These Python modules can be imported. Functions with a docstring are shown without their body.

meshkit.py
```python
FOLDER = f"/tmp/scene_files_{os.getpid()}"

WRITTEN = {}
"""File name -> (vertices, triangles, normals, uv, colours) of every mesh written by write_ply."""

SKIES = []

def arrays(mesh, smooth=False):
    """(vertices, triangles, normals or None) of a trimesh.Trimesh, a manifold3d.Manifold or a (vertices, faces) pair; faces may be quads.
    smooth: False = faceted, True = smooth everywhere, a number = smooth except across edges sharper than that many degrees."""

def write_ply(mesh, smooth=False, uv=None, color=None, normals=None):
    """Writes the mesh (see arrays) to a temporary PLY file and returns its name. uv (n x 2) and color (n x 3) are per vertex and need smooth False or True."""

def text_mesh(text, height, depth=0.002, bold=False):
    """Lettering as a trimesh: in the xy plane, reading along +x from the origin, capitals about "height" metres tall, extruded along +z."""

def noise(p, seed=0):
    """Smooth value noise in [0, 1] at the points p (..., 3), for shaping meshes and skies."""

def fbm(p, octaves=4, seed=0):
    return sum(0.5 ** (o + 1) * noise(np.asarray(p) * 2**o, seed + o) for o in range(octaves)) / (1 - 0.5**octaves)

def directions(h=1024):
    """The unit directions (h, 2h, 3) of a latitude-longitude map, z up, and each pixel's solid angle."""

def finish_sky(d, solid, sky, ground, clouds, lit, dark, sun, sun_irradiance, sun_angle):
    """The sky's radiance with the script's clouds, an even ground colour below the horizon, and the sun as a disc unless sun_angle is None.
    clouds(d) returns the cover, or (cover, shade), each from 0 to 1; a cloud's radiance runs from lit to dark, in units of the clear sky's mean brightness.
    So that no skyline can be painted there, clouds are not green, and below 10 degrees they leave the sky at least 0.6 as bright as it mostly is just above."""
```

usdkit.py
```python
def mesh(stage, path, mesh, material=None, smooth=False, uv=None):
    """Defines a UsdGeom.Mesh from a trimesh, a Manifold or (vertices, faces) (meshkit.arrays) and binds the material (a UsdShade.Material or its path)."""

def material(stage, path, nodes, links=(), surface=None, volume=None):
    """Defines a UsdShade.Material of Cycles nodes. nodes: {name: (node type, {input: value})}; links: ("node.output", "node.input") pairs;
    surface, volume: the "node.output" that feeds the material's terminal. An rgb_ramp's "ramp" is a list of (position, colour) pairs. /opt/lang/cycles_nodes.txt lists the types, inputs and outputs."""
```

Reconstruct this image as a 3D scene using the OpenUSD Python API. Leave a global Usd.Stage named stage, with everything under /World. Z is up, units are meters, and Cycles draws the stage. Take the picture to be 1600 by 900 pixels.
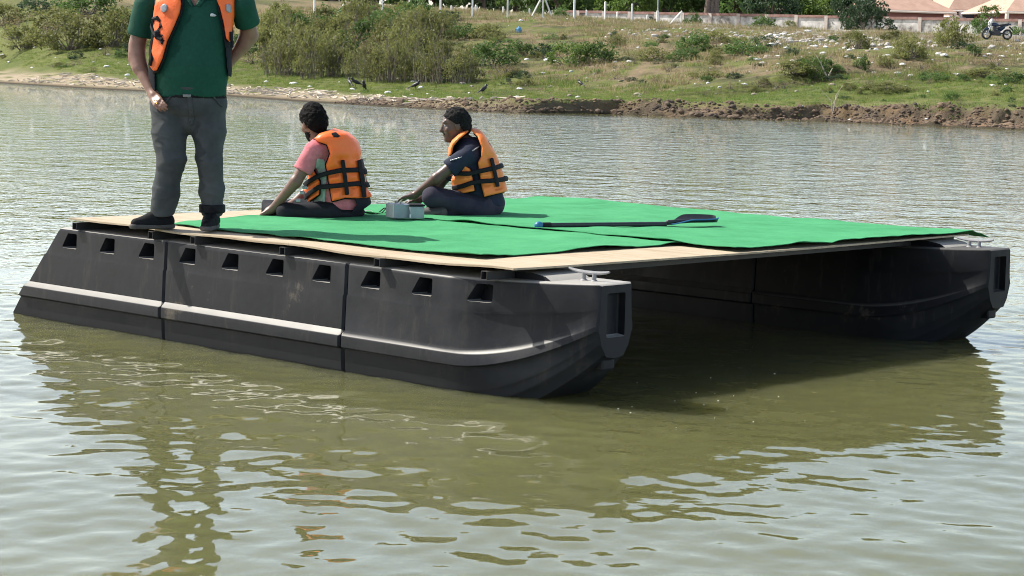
import math, random
import numpy as np, trimesh, manifold3d, shapely
from shapely.geometry import Polygon
from scipy.interpolate import RBFInterpolator, PchipInterpolator
from scipy import ndimage
import usdkit, meshkit
from pxr import Usd, UsdGeom, UsdLux, UsdShade, Sdf, Gf, Vt

stage = Usd.Stage.CreateInMemory()
UsdGeom.SetStageUpAxis(stage, 'Z'); UsdGeom.SetStageMetersPerUnit(stage, 1.0)
UsdGeom.Xform.Define(stage, '/World'); UsdGeom.Scope.Define(stage, '/World/Looks')
rng = np.random.default_rng(7)
PI = math.pi

# ------------------------------------------------------------------ camera
PITCH, ROLL, CAM_H, FPX = 0.1058, 0.0237, 1.9347, 3300.0
EXPOSURE = 0.75
def ray(px, py):
    """World direction through a point of the 1600 x 900 photograph."""
    cr, sr = math.cos(ROLL), math.sin(ROLL)
    a, b = px - 800, py - 450
    X, Y = cr * a + sr * b, -sr * a + cr * b
    c, s = math.cos(PITCH), math.sin(PITCH)
    return np.array([X / FPX, c - Y / FPX * s, -s - Y / FPX * c])
EYE = np.array([0, 0, CAM_H])
def at(px, py, Y):
    d = ray(px, py); return EYE + d * (Y / d[1])
def at_z(px, py, z):
    d = ray(px, py); return EYE + d * ((z - CAM_H) / d[2])
def unit(v): v = np.asarray(v, float); return v / np.linalg.norm(v)
right, down, fwd = unit(ray(801, 450) - ray(800, 450)), unit(ray(800, 451) - ray(800, 450)), unit(ray(800, 450))
cam = UsdGeom.Camera.Define(stage, '/World/camera')
cam.CreateHorizontalApertureAttr(36.0); cam.CreateVerticalApertureAttr(20.25)
cam.CreateFocalLengthAttr(36.0 * FPX / 1600); cam.CreateClippingRangeAttr(Gf.Vec2f(0.1, 5000))
m4 = np.eye(4); m4[0, :3], m4[1, :3], m4[2, :3], m4[3, :3] = right, -down, -fwd, EYE
cam.AddTransformOp().Set(Gf.Matrix4d(*m4.ravel().tolist()))
cam.CreateExposureAttr(EXPOSURE)

# ------------------------------------------------------------------ sky and sun
YAW = 0.7589
U_AX, V_AX = np.array([math.cos(YAW), -math.sin(YAW), 0]), np.array([math.sin(YAW), math.cos(YAW), 0])
SUN = unit(-1.44 * U_AX - 0.60 * V_AX + np.array([0, 0, 1.75]))       # towards the sun
SUN_EL, SUN_ROT = math.asin(SUN[2]), math.atan2(SUN[0], SUN[1])
sky_mat = usdkit.material(stage, '/World/Looks/sky_look', {
    'sky': ('sky_texture', {'sky_type': 'single_scattering', 'sun_disc': False, 'sun_elevation': SUN_EL, 'sun_rotation': SUN_ROT,
                            'air_density': 1.0, 'aerosol_density': 2.6, 'ozone_density': 1.0, 'altitude': 100.0}),
    'tc': ('texture_coordinate', {}), 'mp': ('mapping', {'scale': (1.0, 1.0, 2.5)}),
    'n': ('noise_texture', {'scale': 2.2, 'detail': 6.0, 'roughness': 0.6}),
    'r': ('rgb_ramp', {'ramp': [(0.35, (0, 0, 0)), (0.75, (1, 1, 1))]}),
    'bw': ('rgb_to_bw', {}), 'cl': ('math', {'math_type': 'multiply', 'value2': 1.12}), 'f': ('math', {'math_type': 'multiply_add', 'value2': 0.30, 'value3': 0.10}),
    'mx': ('mix_color', {'use_clamp': False}),
    'sz': ('separate_xyz', {}), 'az': ('math', {'math_type': 'absolute'}), 'k': ('math', {'math_type': 'multiply', 'value2': -3.6}), 'ex': ('math', {'math_type': 'exponent'}),
    'g1': ('math', {'math_type': 'multiply_add', 'value2': 1.0, 'value3': 0.64}), 'gain': ('vector_math', {'math_type': 'scale'}),
    'bg': ('background_shader', {'strength': 0.15})},
    [('tc.generated', 'mp.vector'), ('mp.vector', 'n.vector'), ('n.fac', 'r.fac'), ('r.color', 'f.value1'), ('sky.color', 'bw.color'), ('bw.val', 'cl.value1'),
     ('f.value', 'mx.fac'), ('sky.color', 'mx.a'), ('cl.value', 'mx.b'), ('tc.generated', 'sz.vector'), ('sz.z', 'az.value1'), ('az.value', 'k.value1'), ('k.value', 'ex.value1'), ('ex.value', 'g1.value1'), ('mx.result', 'gain.vector1'), ('g1.value', 'gain.scale'), ('gain.vector', 'bg.color')], surface='bg.background')
dome = UsdLux.DomeLight.Define(stage, '/World/sky')
UsdShade.MaterialBindingAPI.Apply(dome.GetPrim()).Bind(sky_mat)
sun = UsdLux.DistantLight.Define(stage, '/World/sun')
sun.CreateNormalizeAttr(True); sun.CreateIntensityAttr(1.25); sun.CreateAngleAttr(0.5); sun.CreateColorAttr(Gf.Vec3f(1.0, 0.955, 0.88))
zq = SUN; xq = unit(np.cross([0, 0, 1.0], zq)); yq = np.cross(zq, xq)
m4 = np.eye(4); m4[0, :3], m4[1, :3], m4[2, :3] = xq, yq, zq
sun.AddTransformOp().Set(Gf.Matrix4d(*m4.ravel().tolist()))

# ------------------------------------------------------------------ helpers
counts = {}
def free_path(parent, name):
    k = (parent, name); n = counts.get(k, 0); counts[k] = n + 1
    return f'{parent}/{name}' + (f'_{n:03d}' if n else '')
def tag(prim, label=None, cat=None, group=None, kind=None):
    prim = prim.GetPrim() if hasattr(prim, 'GetPrim') else prim
    for k, v in (('label', label), ('category', cat), ('group', group), ('kind', kind)):
        if v: prim.SetCustomDataByKey(k, v)
    return prim
def obj(name, mesh, mat, parent=None, smooth=False, origin=None, label=None):
    """One Mesh prim. origin: a world point that is subtracted (the thing's own position)."""
    path = free_path(str(parent.GetPath()) if parent is not None else '/World', name)
    v, f, n = meshkit.arrays(mesh, smooth)
    if origin is not None: v = v - np.asarray(origin)
    m = usdkit.mesh(stage, path, (v, f), mat)
    if n is not None:
        m.CreateNormalsAttr(Vt.Vec3fArray.FromNumpy(n.astype(np.float32))); m.SetNormalsInterpolation('vertex')
    p = m.GetPrim()
    if label: tag(p, label)
    return p
def thing(name, label, cat, loc=(0, 0, 0), rz=0.0, scale=None, group=None, kind=None):
    x = UsdGeom.Xform.Define(stage, free_path('/World', name))
    x.AddTranslateOp().Set(Gf.Vec3d(*map(float, loc)))
    if rz: x.AddRotateZOp().Set(math.degrees(rz))
    if scale is not None: x.AddScaleOp().Set(Gf.Vec3f(*map(float, scale)))
    return tag(x, label, cat, group, kind)
protos = {}
def proto(key):
    """A class prim to be referenced by copies."""
    p = stage.CreateClassPrim('/' + key); protos[key] = p; return p
def copy(key, name, label, cat, loc, rz=0.0, scale=None, group=None):
    p = thing(name, label, cat, loc, rz, scale, group)
    p.GetReferences().AddInternalReference(protos[key].GetPath()); p.SetInstanceable(True)
    return p
def structure(name, mesh, mat, smooth=False):
    return tag(obj(name, mesh, mat, None, smooth), kind='structure')
def colors(prim, name, col):
    pv = UsdGeom.PrimvarsAPI(prim).CreatePrimvar(name, Sdf.ValueTypeNames.Color3fArray, 'vertex')
    pv.Set(Vt.Vec3fArray.FromNumpy(np.asarray(col, np.float32)))

def cat(ms):
    return trimesh.util.concatenate([m if isinstance(m, trimesh.Trimesh) else trimesh.Trimesh(*meshkit.arrays(m)[:2], process=False) for m in ms])
def box(c, size, R=None):
    b = trimesh.creation.box(size)
    if R is not None: b.apply_transform(R if np.shape(R) == (4, 4) else trimesh.transformations.rotation_matrix(R, [0, 0, 1]))
    b.apply_translation(c); return b
def rbox(size, r, c=(0, 0, 0), seg=8):
    """A box with rounded edges."""
    h = np.array(size) / 2 - r
    s = manifold3d.Manifold.sphere(r, seg)
    pts = [s.translate((sx * h[0], sy * h[1], sz * h[2])) for sx in (-1, 1) for sy in (-1, 1) for sz in (-1, 1)]
    m = manifold3d.Manifold.batch_hull(pts).translate(tuple(map(float, c)))
    return trimesh.Trimesh(*meshkit.arrays(m)[:2], process=False)
def tube(pts, r, sides=6, caps=True):
    p = np.asarray(pts, float); r = np.broadcast_to(np.asarray(r, float), (len(p),))
    t = np.gradient(p, axis=0); t /= np.linalg.norm(t, axis=1, keepdims=True) + 1e-12
    ref = np.array([0, 0, 1.0]) if abs(t[:, 2]).mean() < 0.9 else np.array([1.0, 0, 0])
    a = np.cross(t, ref); a /= np.linalg.norm(a, axis=1, keepdims=True) + 1e-12
    b = np.cross(t, a); an = np.arange(sides) * 2 * PI / sides
    v = (p[:, None] + r[:, None, None] * (np.cos(an)[None, :, None] * a[:, None] + np.sin(an)[None, :, None] * b[:, None])).reshape(-1, 3)
    n = len(p); i, j = np.meshgrid(np.arange(n - 1), np.arange(sides), indexing='ij')
    q = np.stack([i * sides + j, (i + 1) * sides + j, (i + 1) * sides + (j + 1) % sides, i * sides + (j + 1) % sides], -1).reshape(-1, 4)
    f = np.vstack([q[:, [0, 1, 2]], q[:, [0, 2, 3]]])
    if caps:
        v = np.vstack([v, p[0], p[-1]]); k = np.arange(sides)
        f = np.vstack([f, np.stack([np.full(sides, n * sides), k, (k + 1) % sides], 1), np.stack([np.full(sides, n * sides + 1), (n - 1) * sides + (k + 1) % sides, (n - 1) * sides + k], 1)])
    return trimesh.Trimesh(v, f, process=False)
def rot_to(x, y, z):
    m = np.eye(4); m[:3, 0], m[:3, 1], m[:3, 2] = x, y, z; return m
def grid_faces(nu, nv):
    i, j = np.meshgrid(np.arange(nu - 1), np.arange(nv - 1), indexing='ij')
    a = (i * nv + j).ravel(); return np.stack([a, a + nv, a + nv + 1, a + 1], 1)
def sstep(a, b, x): t = np.clip((x - a) / (b - a), 0, 1); return t * t * (3 - 2 * t)

# ------------------------------------------------------------------ materials
def mat(name, c1, c2=None, scale=3.0, rough=0.6, bump=0.0, bscale=None, spec=0.5, metallic=0.0, coord='object', detail=4.0, lo=0.35, hi=0.65, bdist=0.01, random=0.0, c3=None, s3=1.0, stretch=(1, 1, 1), **extra):
    nodes = {'p': ('principled_bsdf', {'roughness': rough, 'specular_ior_level': spec, 'metallic': metallic, 'base_color': c1, **extra})}
    links = []
    if c2 is not None or bump:
        nodes['tc'] = ('geometry', {}) if coord == 'world' else ('texture_coordinate', {})
        nodes['mp'] = ('mapping', {'scale': stretch})
        links.append(('tc.position' if coord == 'world' else 'tc.object', 'mp.vector'))
    last = None
    if c2 is not None:
        nodes['n'] = ('noise_texture', {'scale': scale, 'detail': detail, 'roughness': 0.6})
        nodes['r'] = ('rgb_ramp', {'ramp': [(lo, c1), (hi, c2)]})
        links += [('mp.vector', 'n.vector'), ('n.fac', 'r.fac')]; last = 'r.color'
    if c3 is not None:
        nodes['n3'] = ('noise_texture', {'scale': s3, 'detail': 5.0, 'roughness': 0.65})
        nodes['r3'] = ('rgb_ramp', {'ramp': [(0.52, (0, 0, 0)), (0.68, (1, 1, 1))]})
        nodes['m3'] = ('mix_color', {'b': c3})
        links += [('mp.vector', 'n3.vector'), ('n3.fac', 'r3.fac'), ('r3.color', 'm3.fac'), (last, 'm3.a')]; last = 'm3.result'
    if random:
        nodes['oi'] = ('object_info', {}); nodes['mr'] = ('map_range', {'to_min': 1 - random, 'to_max': 1 + random}); nodes['hs'] = ('hsv', {'color': c1})
        links += [('oi.random', 'mr.value'), ('mr.result', 'hs.value')]
        if last: links.append((last, 'hs.color'))
        last = 'hs.color'
    if last: links.append((last, 'p.base_color'))
    if bump:
        nodes['nb'] = ('noise_texture', {'scale': bscale or scale * 4, 'detail': 5.0, 'roughness': 0.6})
        nodes['b'] = ('bump', {'strength': bump, 'distance': bdist})
        links += [('mp.vector', 'nb.vector'), ('nb.fac', 'b.height'), ('b.normal', 'p.normal')]
    return usdkit.material(stage, '/World/Looks/' + name, nodes, links, surface='p.BSDF')
def leaf_mat(name, c1, c2, trans=0.42):
    return usdkit.material(stage, '/World/Looks/' + name, {
        'g': ('geometry', {}), 'oi': ('object_info', {}), 'r': ('rgb_ramp', {'ramp': [(0, c1), (1, c2)]}),
        'mr': ('map_range', {'to_min': 0.72, 'to_max': 1.28}), 'hs': ('hsv', {}),
        'p': ('principled_bsdf', {'roughness': 0.55, 'specular_ior_level': 0.3}), 't': ('translucent_bsdf', {}), 'm': ('mix_closure', {'fac': trans})},
        [('g.random_per_island', 'r.fac'), ('oi.random', 'mr.value'), ('mr.result', 'hs.value'), ('r.color', 'hs.color'), ('hs.color', 'p.base_color'), ('hs.color', 't.color'),
         ('p.BSDF', 'm.closure1'), ('t.BSDF', 'm.closure2')], surface='m.closure')

# ------------------------------------------------------------------ water
def waves(x, y, seed=3):
    r = np.random.default_rng(seed); h = np.zeros_like(x)
    for lam, slope, n, spread in ((2.3, 0.007, 7, 0.9), (0.9, 0.011, 10, 0.9), (0.40, 0.019, 16, 1.1), (0.20, 0.026, 24, 1.2), (0.12, 0.012, 20, 1.4)):
        for k in range(n):
            l = lam * r.uniform(0.75, 1.35); th = 1.35 + r.normal(0, spread) * 0.7
            kx, ky = 2 * PI / l * math.cos(th), 2 * PI / l * math.sin(th)
            h = h + slope * l / (2 * PI) * math.sqrt(2 / n) * np.sin(kx * x + ky * y + r.uniform(0, 2 * PI))
    return h
def graded(lo, hi, fine, a, b, grow=1.09):
    mid = list(np.arange(a, b, fine)); s, x = fine, mid[-1]
    up = []
    while x < hi: s *= grow; x += s; up.append(x)
    s, x, dn = fine, mid[0], []
    while x > lo: s *= grow; x -= s; dn.append(x)
    return np.array(dn[::-1] + mid + up)
gx, gy = graded(-500, 500, 0.032, -4.6, 5.2, 1.07), graded(-60, 400, 0.032, 6.8, 17.0, 1.05)
X, Y = np.meshgrid(gx, gy, indexing='ij')
sx, sy = np.gradient(gx)[:, None], np.gradient(gy)[None, :]
fade = np.clip(1 - (np.maximum(sx, sy) - 0.04) / 0.12, 0, 1)
calm = 1 - 0.55 * np.exp(-(((X - 1.6) / 1.6) ** 2 + ((Y - 11.8) / 2.2) ** 2))
Z = waves(X, Y) * fade * calm
wm = usdkit.material(stage, '/World/Looks/murky_water', {
    'g': ('geometry', {}), 'm1': ('mapping', {'scale': (1.0, 0.75, 1.0)}),
    'n1': ('noise_texture', {'scale': 6.5, 'detail': 2.0, 'roughness': 0.55}), 'n2': ('noise_texture', {'scale': 1.6, 'detail': 3.0, 'roughness': 0.5}),
    's': ('separate_xyz', {}), 'far': ('map_range', {'from_min': 14.0, 'from_max': 34.0, 'to_min': 0.0, 'to_max': 1.0, 'clamp': True}),
    'd1': ('math', {'math_type': 'multiply_add', 'value2': 0.016, 'value3': 0.0025}), 'd2': ('math', {'math_type': 'multiply', 'value2': 0.075}),
    'h1': ('math', {'math_type': 'multiply'}), 'h2': ('math', {'math_type': 'multiply'}), 'hh': ('math', {'math_type': 'add'}),
    'b': ('bump', {'strength': 1.0, 'distance': 1.0}),
    'nc': ('noise_texture', {'scale': 0.35, 'detail': 3.0}), 'rc': ('rgb_ramp', {'ramp': [(0.3, (0.090, 0.093, 0.037)), (0.7, (0.107, 0.108, 0.046))]}),
    'p': ('principled_bsdf', {'roughness': 0.02, 'ior': 1.33, 'specular_ior_level': 0.5, 'subsurface_method': 'random_walk', 'subsurface_weight': 1.0, 'subsurface_scale': 0.22, 'subsurface_radius': (1.0, 0.95, 0.5)}),
    'nw': ('noise_texture', {'scale': 0.07, 'detail': 3.0, 'roughness': 0.6}), 'gust': ('map_range', {'from_min': 0.35, 'from_max': 0.65, 'to_min': 0.45, 'to_max': 1.35}), 'dg': ('math', {'math_type': 'multiply'}),},
    [('g.position', 'm1.vector'), ('m1.vector', 'n1.vector'), ('m1.vector', 'n2.vector'), ('g.position', 's.vector'), ('s.y', 'far.value'),
     ('far.result', 'd1.value1'), ('far.result', 'd2.value1'), ('n1.fac', 'h1.value1'), ('d1.value', 'h1.value2'), ('n2.fac', 'h2.value1'), ('m1.vector', 'nw.vector'), ('nw.fac', 'gust.value'), ('gust.result', 'dg.value1'), ('d2.value', 'dg.value2'), ('dg.value', 'h2.value2'),
     ('h1.value', 'hh.value1'), ('h2.value', 'hh.value2'), ('hh.value', 'b.height'), ('b.normal', 'p.normal'), ('g.position', 'nc.vector'), ('nc.fac', 'rc.fac'), ('rc.color', 'p.base_color')], surface='p.BSDF')
v = np.stack([X, Y, Z], -1).reshape(-1, 3); q = grid_faces(len(gx), len(gy))
water = structure('water', (v, q), wm, smooth=True)

# ------------------------------------------------------------------ the far bank: terrain
SHORE_PX = [(-260, 110), (-120, 120), (0, 130), (130, 138), (225, 143), (350, 150), (487, 160), (575, 165), (700, 172), (800, 176), (950, 178), (1115, 185), (1250, 188), (1413, 195), (1600, 203), (1760, 210)]
shore = np.array([at_z(x, y, 0)[:2] for x, y in SHORE_PX])
P0 = at_z(800, 176, 0)[:2]
D_AX = unit(shore[-2] - shore[2]); N_AX = np.array([-D_AX[1], D_AX[0]])
def st_raw(p): p = np.asarray(p)[..., :2] - P0; return p @ D_AX, p @ N_AX
ss, st0 = st_raw(shore); o_ = np.argsort(ss)
ss, st0 = ss[o_], st0[o_]
def shore_off(s): return np.interp(s, ss, st0)
def st(p): s, t = st_raw(p); return s, t - shore_off(s)
def xy(s, t): return P0 + np.multiply.outer(s, D_AX) + np.multiply.outer(t + shore_off(s), N_AX)
# ground heights read off the photograph, each with its estimated distance
CTRL = [(0, 120, 131), (0, 85, 147), (0, 50, 163), (0, 10, 182), (0, -20, 195),
        (200, 128, 123), (200, 92, 140), (200, 55, 156), (200, 15, 175), (200, -12, 190),
        (400, 140, 112), (400, 105, 129), (400, 65, 143), (400, 25, 160), (400, 0, 178),
        (600, 145, 105), (600, 130, 111), (600, 95, 124), (600, 60, 136), (600, 24, 152), (600, 12, 172),
        (800, 155, 98), (800, 128, 107), (800, 95, 117), (800, 60, 130), (800, 24, 150), (800, 22, 172),
        (1000, 158, 95), (1000, 130, 103), (1000, 100, 111), (1000, 65, 124), (1000, 37, 148), (1000, 38, 172),
        (1200, 160, 86), (1200, 130, 94), (1200, 100, 103), (1200, 70, 116), (1200, 46, 140), (1200, 47, 168),
        (1400, 164, 81.5), (1400, 130, 90), (1400, 100, 99), (1400, 75, 111), (1400, 53, 132), (1400, 53, 160),
        (1560, 165, 76), (1560, 130, 86), (1560, 100, 97), (1560, 82, 108), (1560, 66, 122), (1560, 57, 145), (1560, 57, 165)]
cp = np.array([at(*c) for c in CTRL]); cs, ct = st(cp)
pts = [np.stack([cs, ct], 1)]; zs = [cp[:, 2]]
for s_ in np.arange(-110, 111, 12):
    pts.append(np.array([[s_, 0.0], [s_, 95.0], [s_, 140.0], [s_, 220.0]])); zs.append(np.array([0.25, 5.0, 5.3, 5.5]))
rbf = RBFInterpolator(np.vstack(pts), np.concatenate(zs), kernel='linear', smoothing=2.0, neighbors=40)
RS, RT = np.arange(-320, 321, 1.0), np.arange(0, 301, 0.75)
_g = np.meshgrid(RS[::2], RT[::2], indexing='ij'); _coarse = rbf(np.stack([_g[0].ravel(), _g[1].ravel()], 1)).reshape(_g[0].shape)
def base_height(s, t): return ndimage.map_coordinates(_coarse, [(np.clip(s, -318, 318) + 320) / 2.0, np.clip(t, 0, 298) / 1.5], order=1, mode='nearest')
def cliff_amount(s): return sstep(-14, 6, s) * (0.75 + 0.35 * meshkit.noise(np.stack([s * 0.14, s * 0 + 5, s * 0], -1), 4))
def ground_st(s, t, detail=True):
    s, t = np.broadcast_arrays(np.asarray(s, float), np.asarray(t, float)); sh = s.shape
    s, t = s.ravel(), t.ravel()
    z = base_height(s, np.maximum(t, 0))
    q3 = np.stack([s, t, s * 0], -1)
    # eroded edge: a muddy foot, then a step of about half a metre whose line wanders
    wob = 1.1 + 1.5 * (meshkit.fbm(q3 * 0.22 + 3, 3, 1) - 0.5) + 1.0 * (meshkit.fbm(np.stack([s * 0.9, s * 0, s * 0], -1) + 9, 3, 2) - 0.5)
    wob = wob * (0.45 + 0.55 * sstep(2, 12, s))
    ca = cliff_amount(s)
    step = sstep(wob - 0.12, wob + 0.12 + 0.5 * meshkit.noise(q3 * 0.6, 8), t)
    foot = 0.03 + 0.17 * np.clip(t, 0, 3) / np.maximum(wob, 0.3) * 0.9
    zc = foot + (np.maximum(z, 0.56) - foot) * step
    zb = np.minimum(z, 0.05 + 0.09 * t + 0.02 * np.clip(t, 0, 9) ** 1.5)
    z2 = zb * (1 - ca.clip(0, 1)) + zc * ca.clip(0, 1)
    z = np.where(t < 8, z2 + (z - z2) * sstep(4, 8, t), z)
    z = np.where(t < 0, np.maximum(t * 0.35, -0.7) + 0.02, z)
    if detail:
        near = sstep(-0.2, 0.8, t)
        z = z + near * (0.22 * (meshkit.fbm(q3 * 0.28, 4, 11) - 0.5) * sstep(3, 14, t) + 0.16 * (meshkit.fbm(q3 * 1.3, 3, 12) - 0.5) * sstep(0, 3, t))
        rub = sstep(22, 30, t) * sstep(46, 40, t)
        z = z + 0.5 * rub * np.clip(meshkit.fbm(q3 * 0.5 + 31, 4, 17) - 0.48, 0, 1) * sstep(-10, 6, s)
        clod = np.exp(-((t - wob) / 1.1) ** 2) * ca.clip(0, 1)
        z = z + clod * 0.75 * (meshkit.fbm(q3 * np.array([1.9, 1.9, 1]), 4, 21) - 0.5) + 0.05 * (meshkit.fbm(q3 * 3.1, 3, 22) - 0.5) * sstep(0, 0.5, t)
    return z.reshape(sh)
def ground(x, y):
    s, t = st(np.stack([np.asarray(x, float), np.asarray(y, float)], -1)); return ground_st(s, t)
sg = graded(-130, 120, 0.14, -48, 34, 1.12)
tg = np.concatenate([[-30, -12, -5, -2.5, -1.2, -0.6, -0.3], np.arange(0, 4, 0.08), np.arange(4, 14, 0.25), np.arange(14, 50, 0.45), np.arange(50, 90, 1.2), np.arange(90, 230, 6.0), np.arange(240, 900, 60.0)])
S, T = np.meshgrid(sg, tg, indexing='ij')
G = ground_st(S, T); XY = xy(S.ravel(), T.ravel())
tv = np.column_stack([XY, G.ravel()])
# colours of the ground itself: wet mud, sand, grass, dry earth, rubble
s_, t_, z_ = S.ravel(), T.ravel(), G.ravel(); q3 = np.stack([s_, t_, s_ * 0], -1)
def mixc(a, b, f): return a + (np.asarray(b) - a) * np.clip(f, 0, 1)[:, None]
gn1, gn2, gn3 = meshkit.fbm(q3 * 0.35, 4, 41), meshkit.fbm(q3 * 0.11, 3, 42), meshkit.fbm(q3 * 1.4, 3, 43)
col = np.tile(np.array([0.150, 0.168, 0.048]), (len(s_), 1))
col = mixc(col, [0.115, 0.145, 0.036], sstep(0.5, 0.62, gn1))
dry = sstep(13, 24, t_ + 9 * (gn1 - 0.5) - 6 * (gn2 - 0.5) + 8 * sstep(8, 22, s_)) * 0.9
col = mixc(col, [0.25, 0.195, 0.105], dry * sstep(0.36, 0.58, gn1 + 0.25 * (gn3 - 0.5)))
col = mixc(col, [0.085, 0.085, 0.040], sstep(0.50, 0.64, meshkit.fbm(q3 * 0.6 + 60, 4, 61)) * 0.75 * sstep(7, 13, t_ + 4 * sstep(8, 22, s_)))
col = mixc(col, [0.25, 0.19, 0.12], sstep(0.55, 0.68, gn3 + 0.5 * (gn1 - 0.5)) * 0.8 * sstep(6, 18, t_))
PATH_S, PATH_T = st(np.array([at(x, y, Y) for x, y, Y in ((962, 139, 101), (985, 126, 104), (1003, 108, 109), (1030, 90, 115), (1034, 72, 122), (1018, 52, 134))]))    # the trodden track down the slope
def path_dist(s, t): return np.abs(s - np.interp(t, PATH_T, PATH_S)) + np.maximum(PATH_T[0] - t, 0) * 2 + np.maximum(t - PATH_T[-1], 0)
pathd = path_dist(s_, t_)
col = mixc(col, [0.27, 0.20, 0.125], sstep(0.7, 0.2, pathd + 0.9 * (gn3 - 0.5)) * 0.8)
col = mixc(col, [0.30, 0.26, 0.20], sstep(40, 48, t_))
gz = np.gradient(G, axis=1) / np.maximum(np.gradient(tg)[None, :], 1e-3)
steep = np.maximum(sstep(0.45, 1.0, np.abs(gz).ravel()), sstep(2.3, 1.2, t_ / (0.45 + 0.55 * sstep(2, 12, s_)) + 1.6 * (gn3 - 0.5))) * sstep(9, 5, t_)
cliffm = cliff_amount(s_).clip(0, 1)
col = mixc(col, [0.135, 0.090, 0.058], steep * cliffm)
col = mixc(col, [0.25, 0.15, 0.085], steep * cliffm * sstep(0.5, 0.66, meshkit.fbm(q3 * 0.18 + 7, 3, 51)))
col = mixc(col, [0.050, 0.040, 0.032], steep * cliffm * sstep(0.46, 0.58, gn3) * 0.85)
beach = (1 - cliffm) * sstep(5.2, 3.2, t_ + 2.5 * (gn1 - 0.5))
col = mixc(col, [0.44, 0.36, 0.25], beach * sstep(0.3, 0.6, gn3 + 0.1)); col = mixc(col, [0.22, 0.17, 0.11], beach * sstep(1.2, 0.2, t_))
col = mixc(col, [0.07, 0.058, 0.036], sstep(0.35, 0.0, t_))
ground_mat = usdkit.material(stage, '/World/Looks/bank_ground', {
    'a': ('attribute', {'attribute': 'tint'}), 'g': ('geometry', {}), 'n': ('noise_texture', {'scale': 2.2, 'detail': 6.0, 'roughness': 0.7}), 'mr': ('map_range', {'to_min': 0.30, 'to_max': 1.05}),
    'hs': ('hsv', {}), 'nb': ('noise_texture', {'scale': 5.0, 'detail': 5.0, 'roughness': 0.7}), 'b': ('bump', {'strength': 0.9, 'distance': 0.12}), 'p': ('principled_bsdf', {'roughness': 0.95, 'specular_ior_level': 0.15})},
    [('g.position', 'n.vector'), ('n.fac', 'mr.value'), ('mr.result', 'hs.value'), ('a.color', 'hs.color'), ('hs.color', 'p.base_color'), ('g.position', 'nb.vector'), ('nb.fac', 'b.height'), ('b.normal', 'p.normal')], surface='p.BSDF')
bank = structure('river_bank', (tv, grid_faces(len(sg), len(tg))[:, ::-1]), ground_mat, smooth=True)
colors(bank, 'tint', col)

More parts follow.
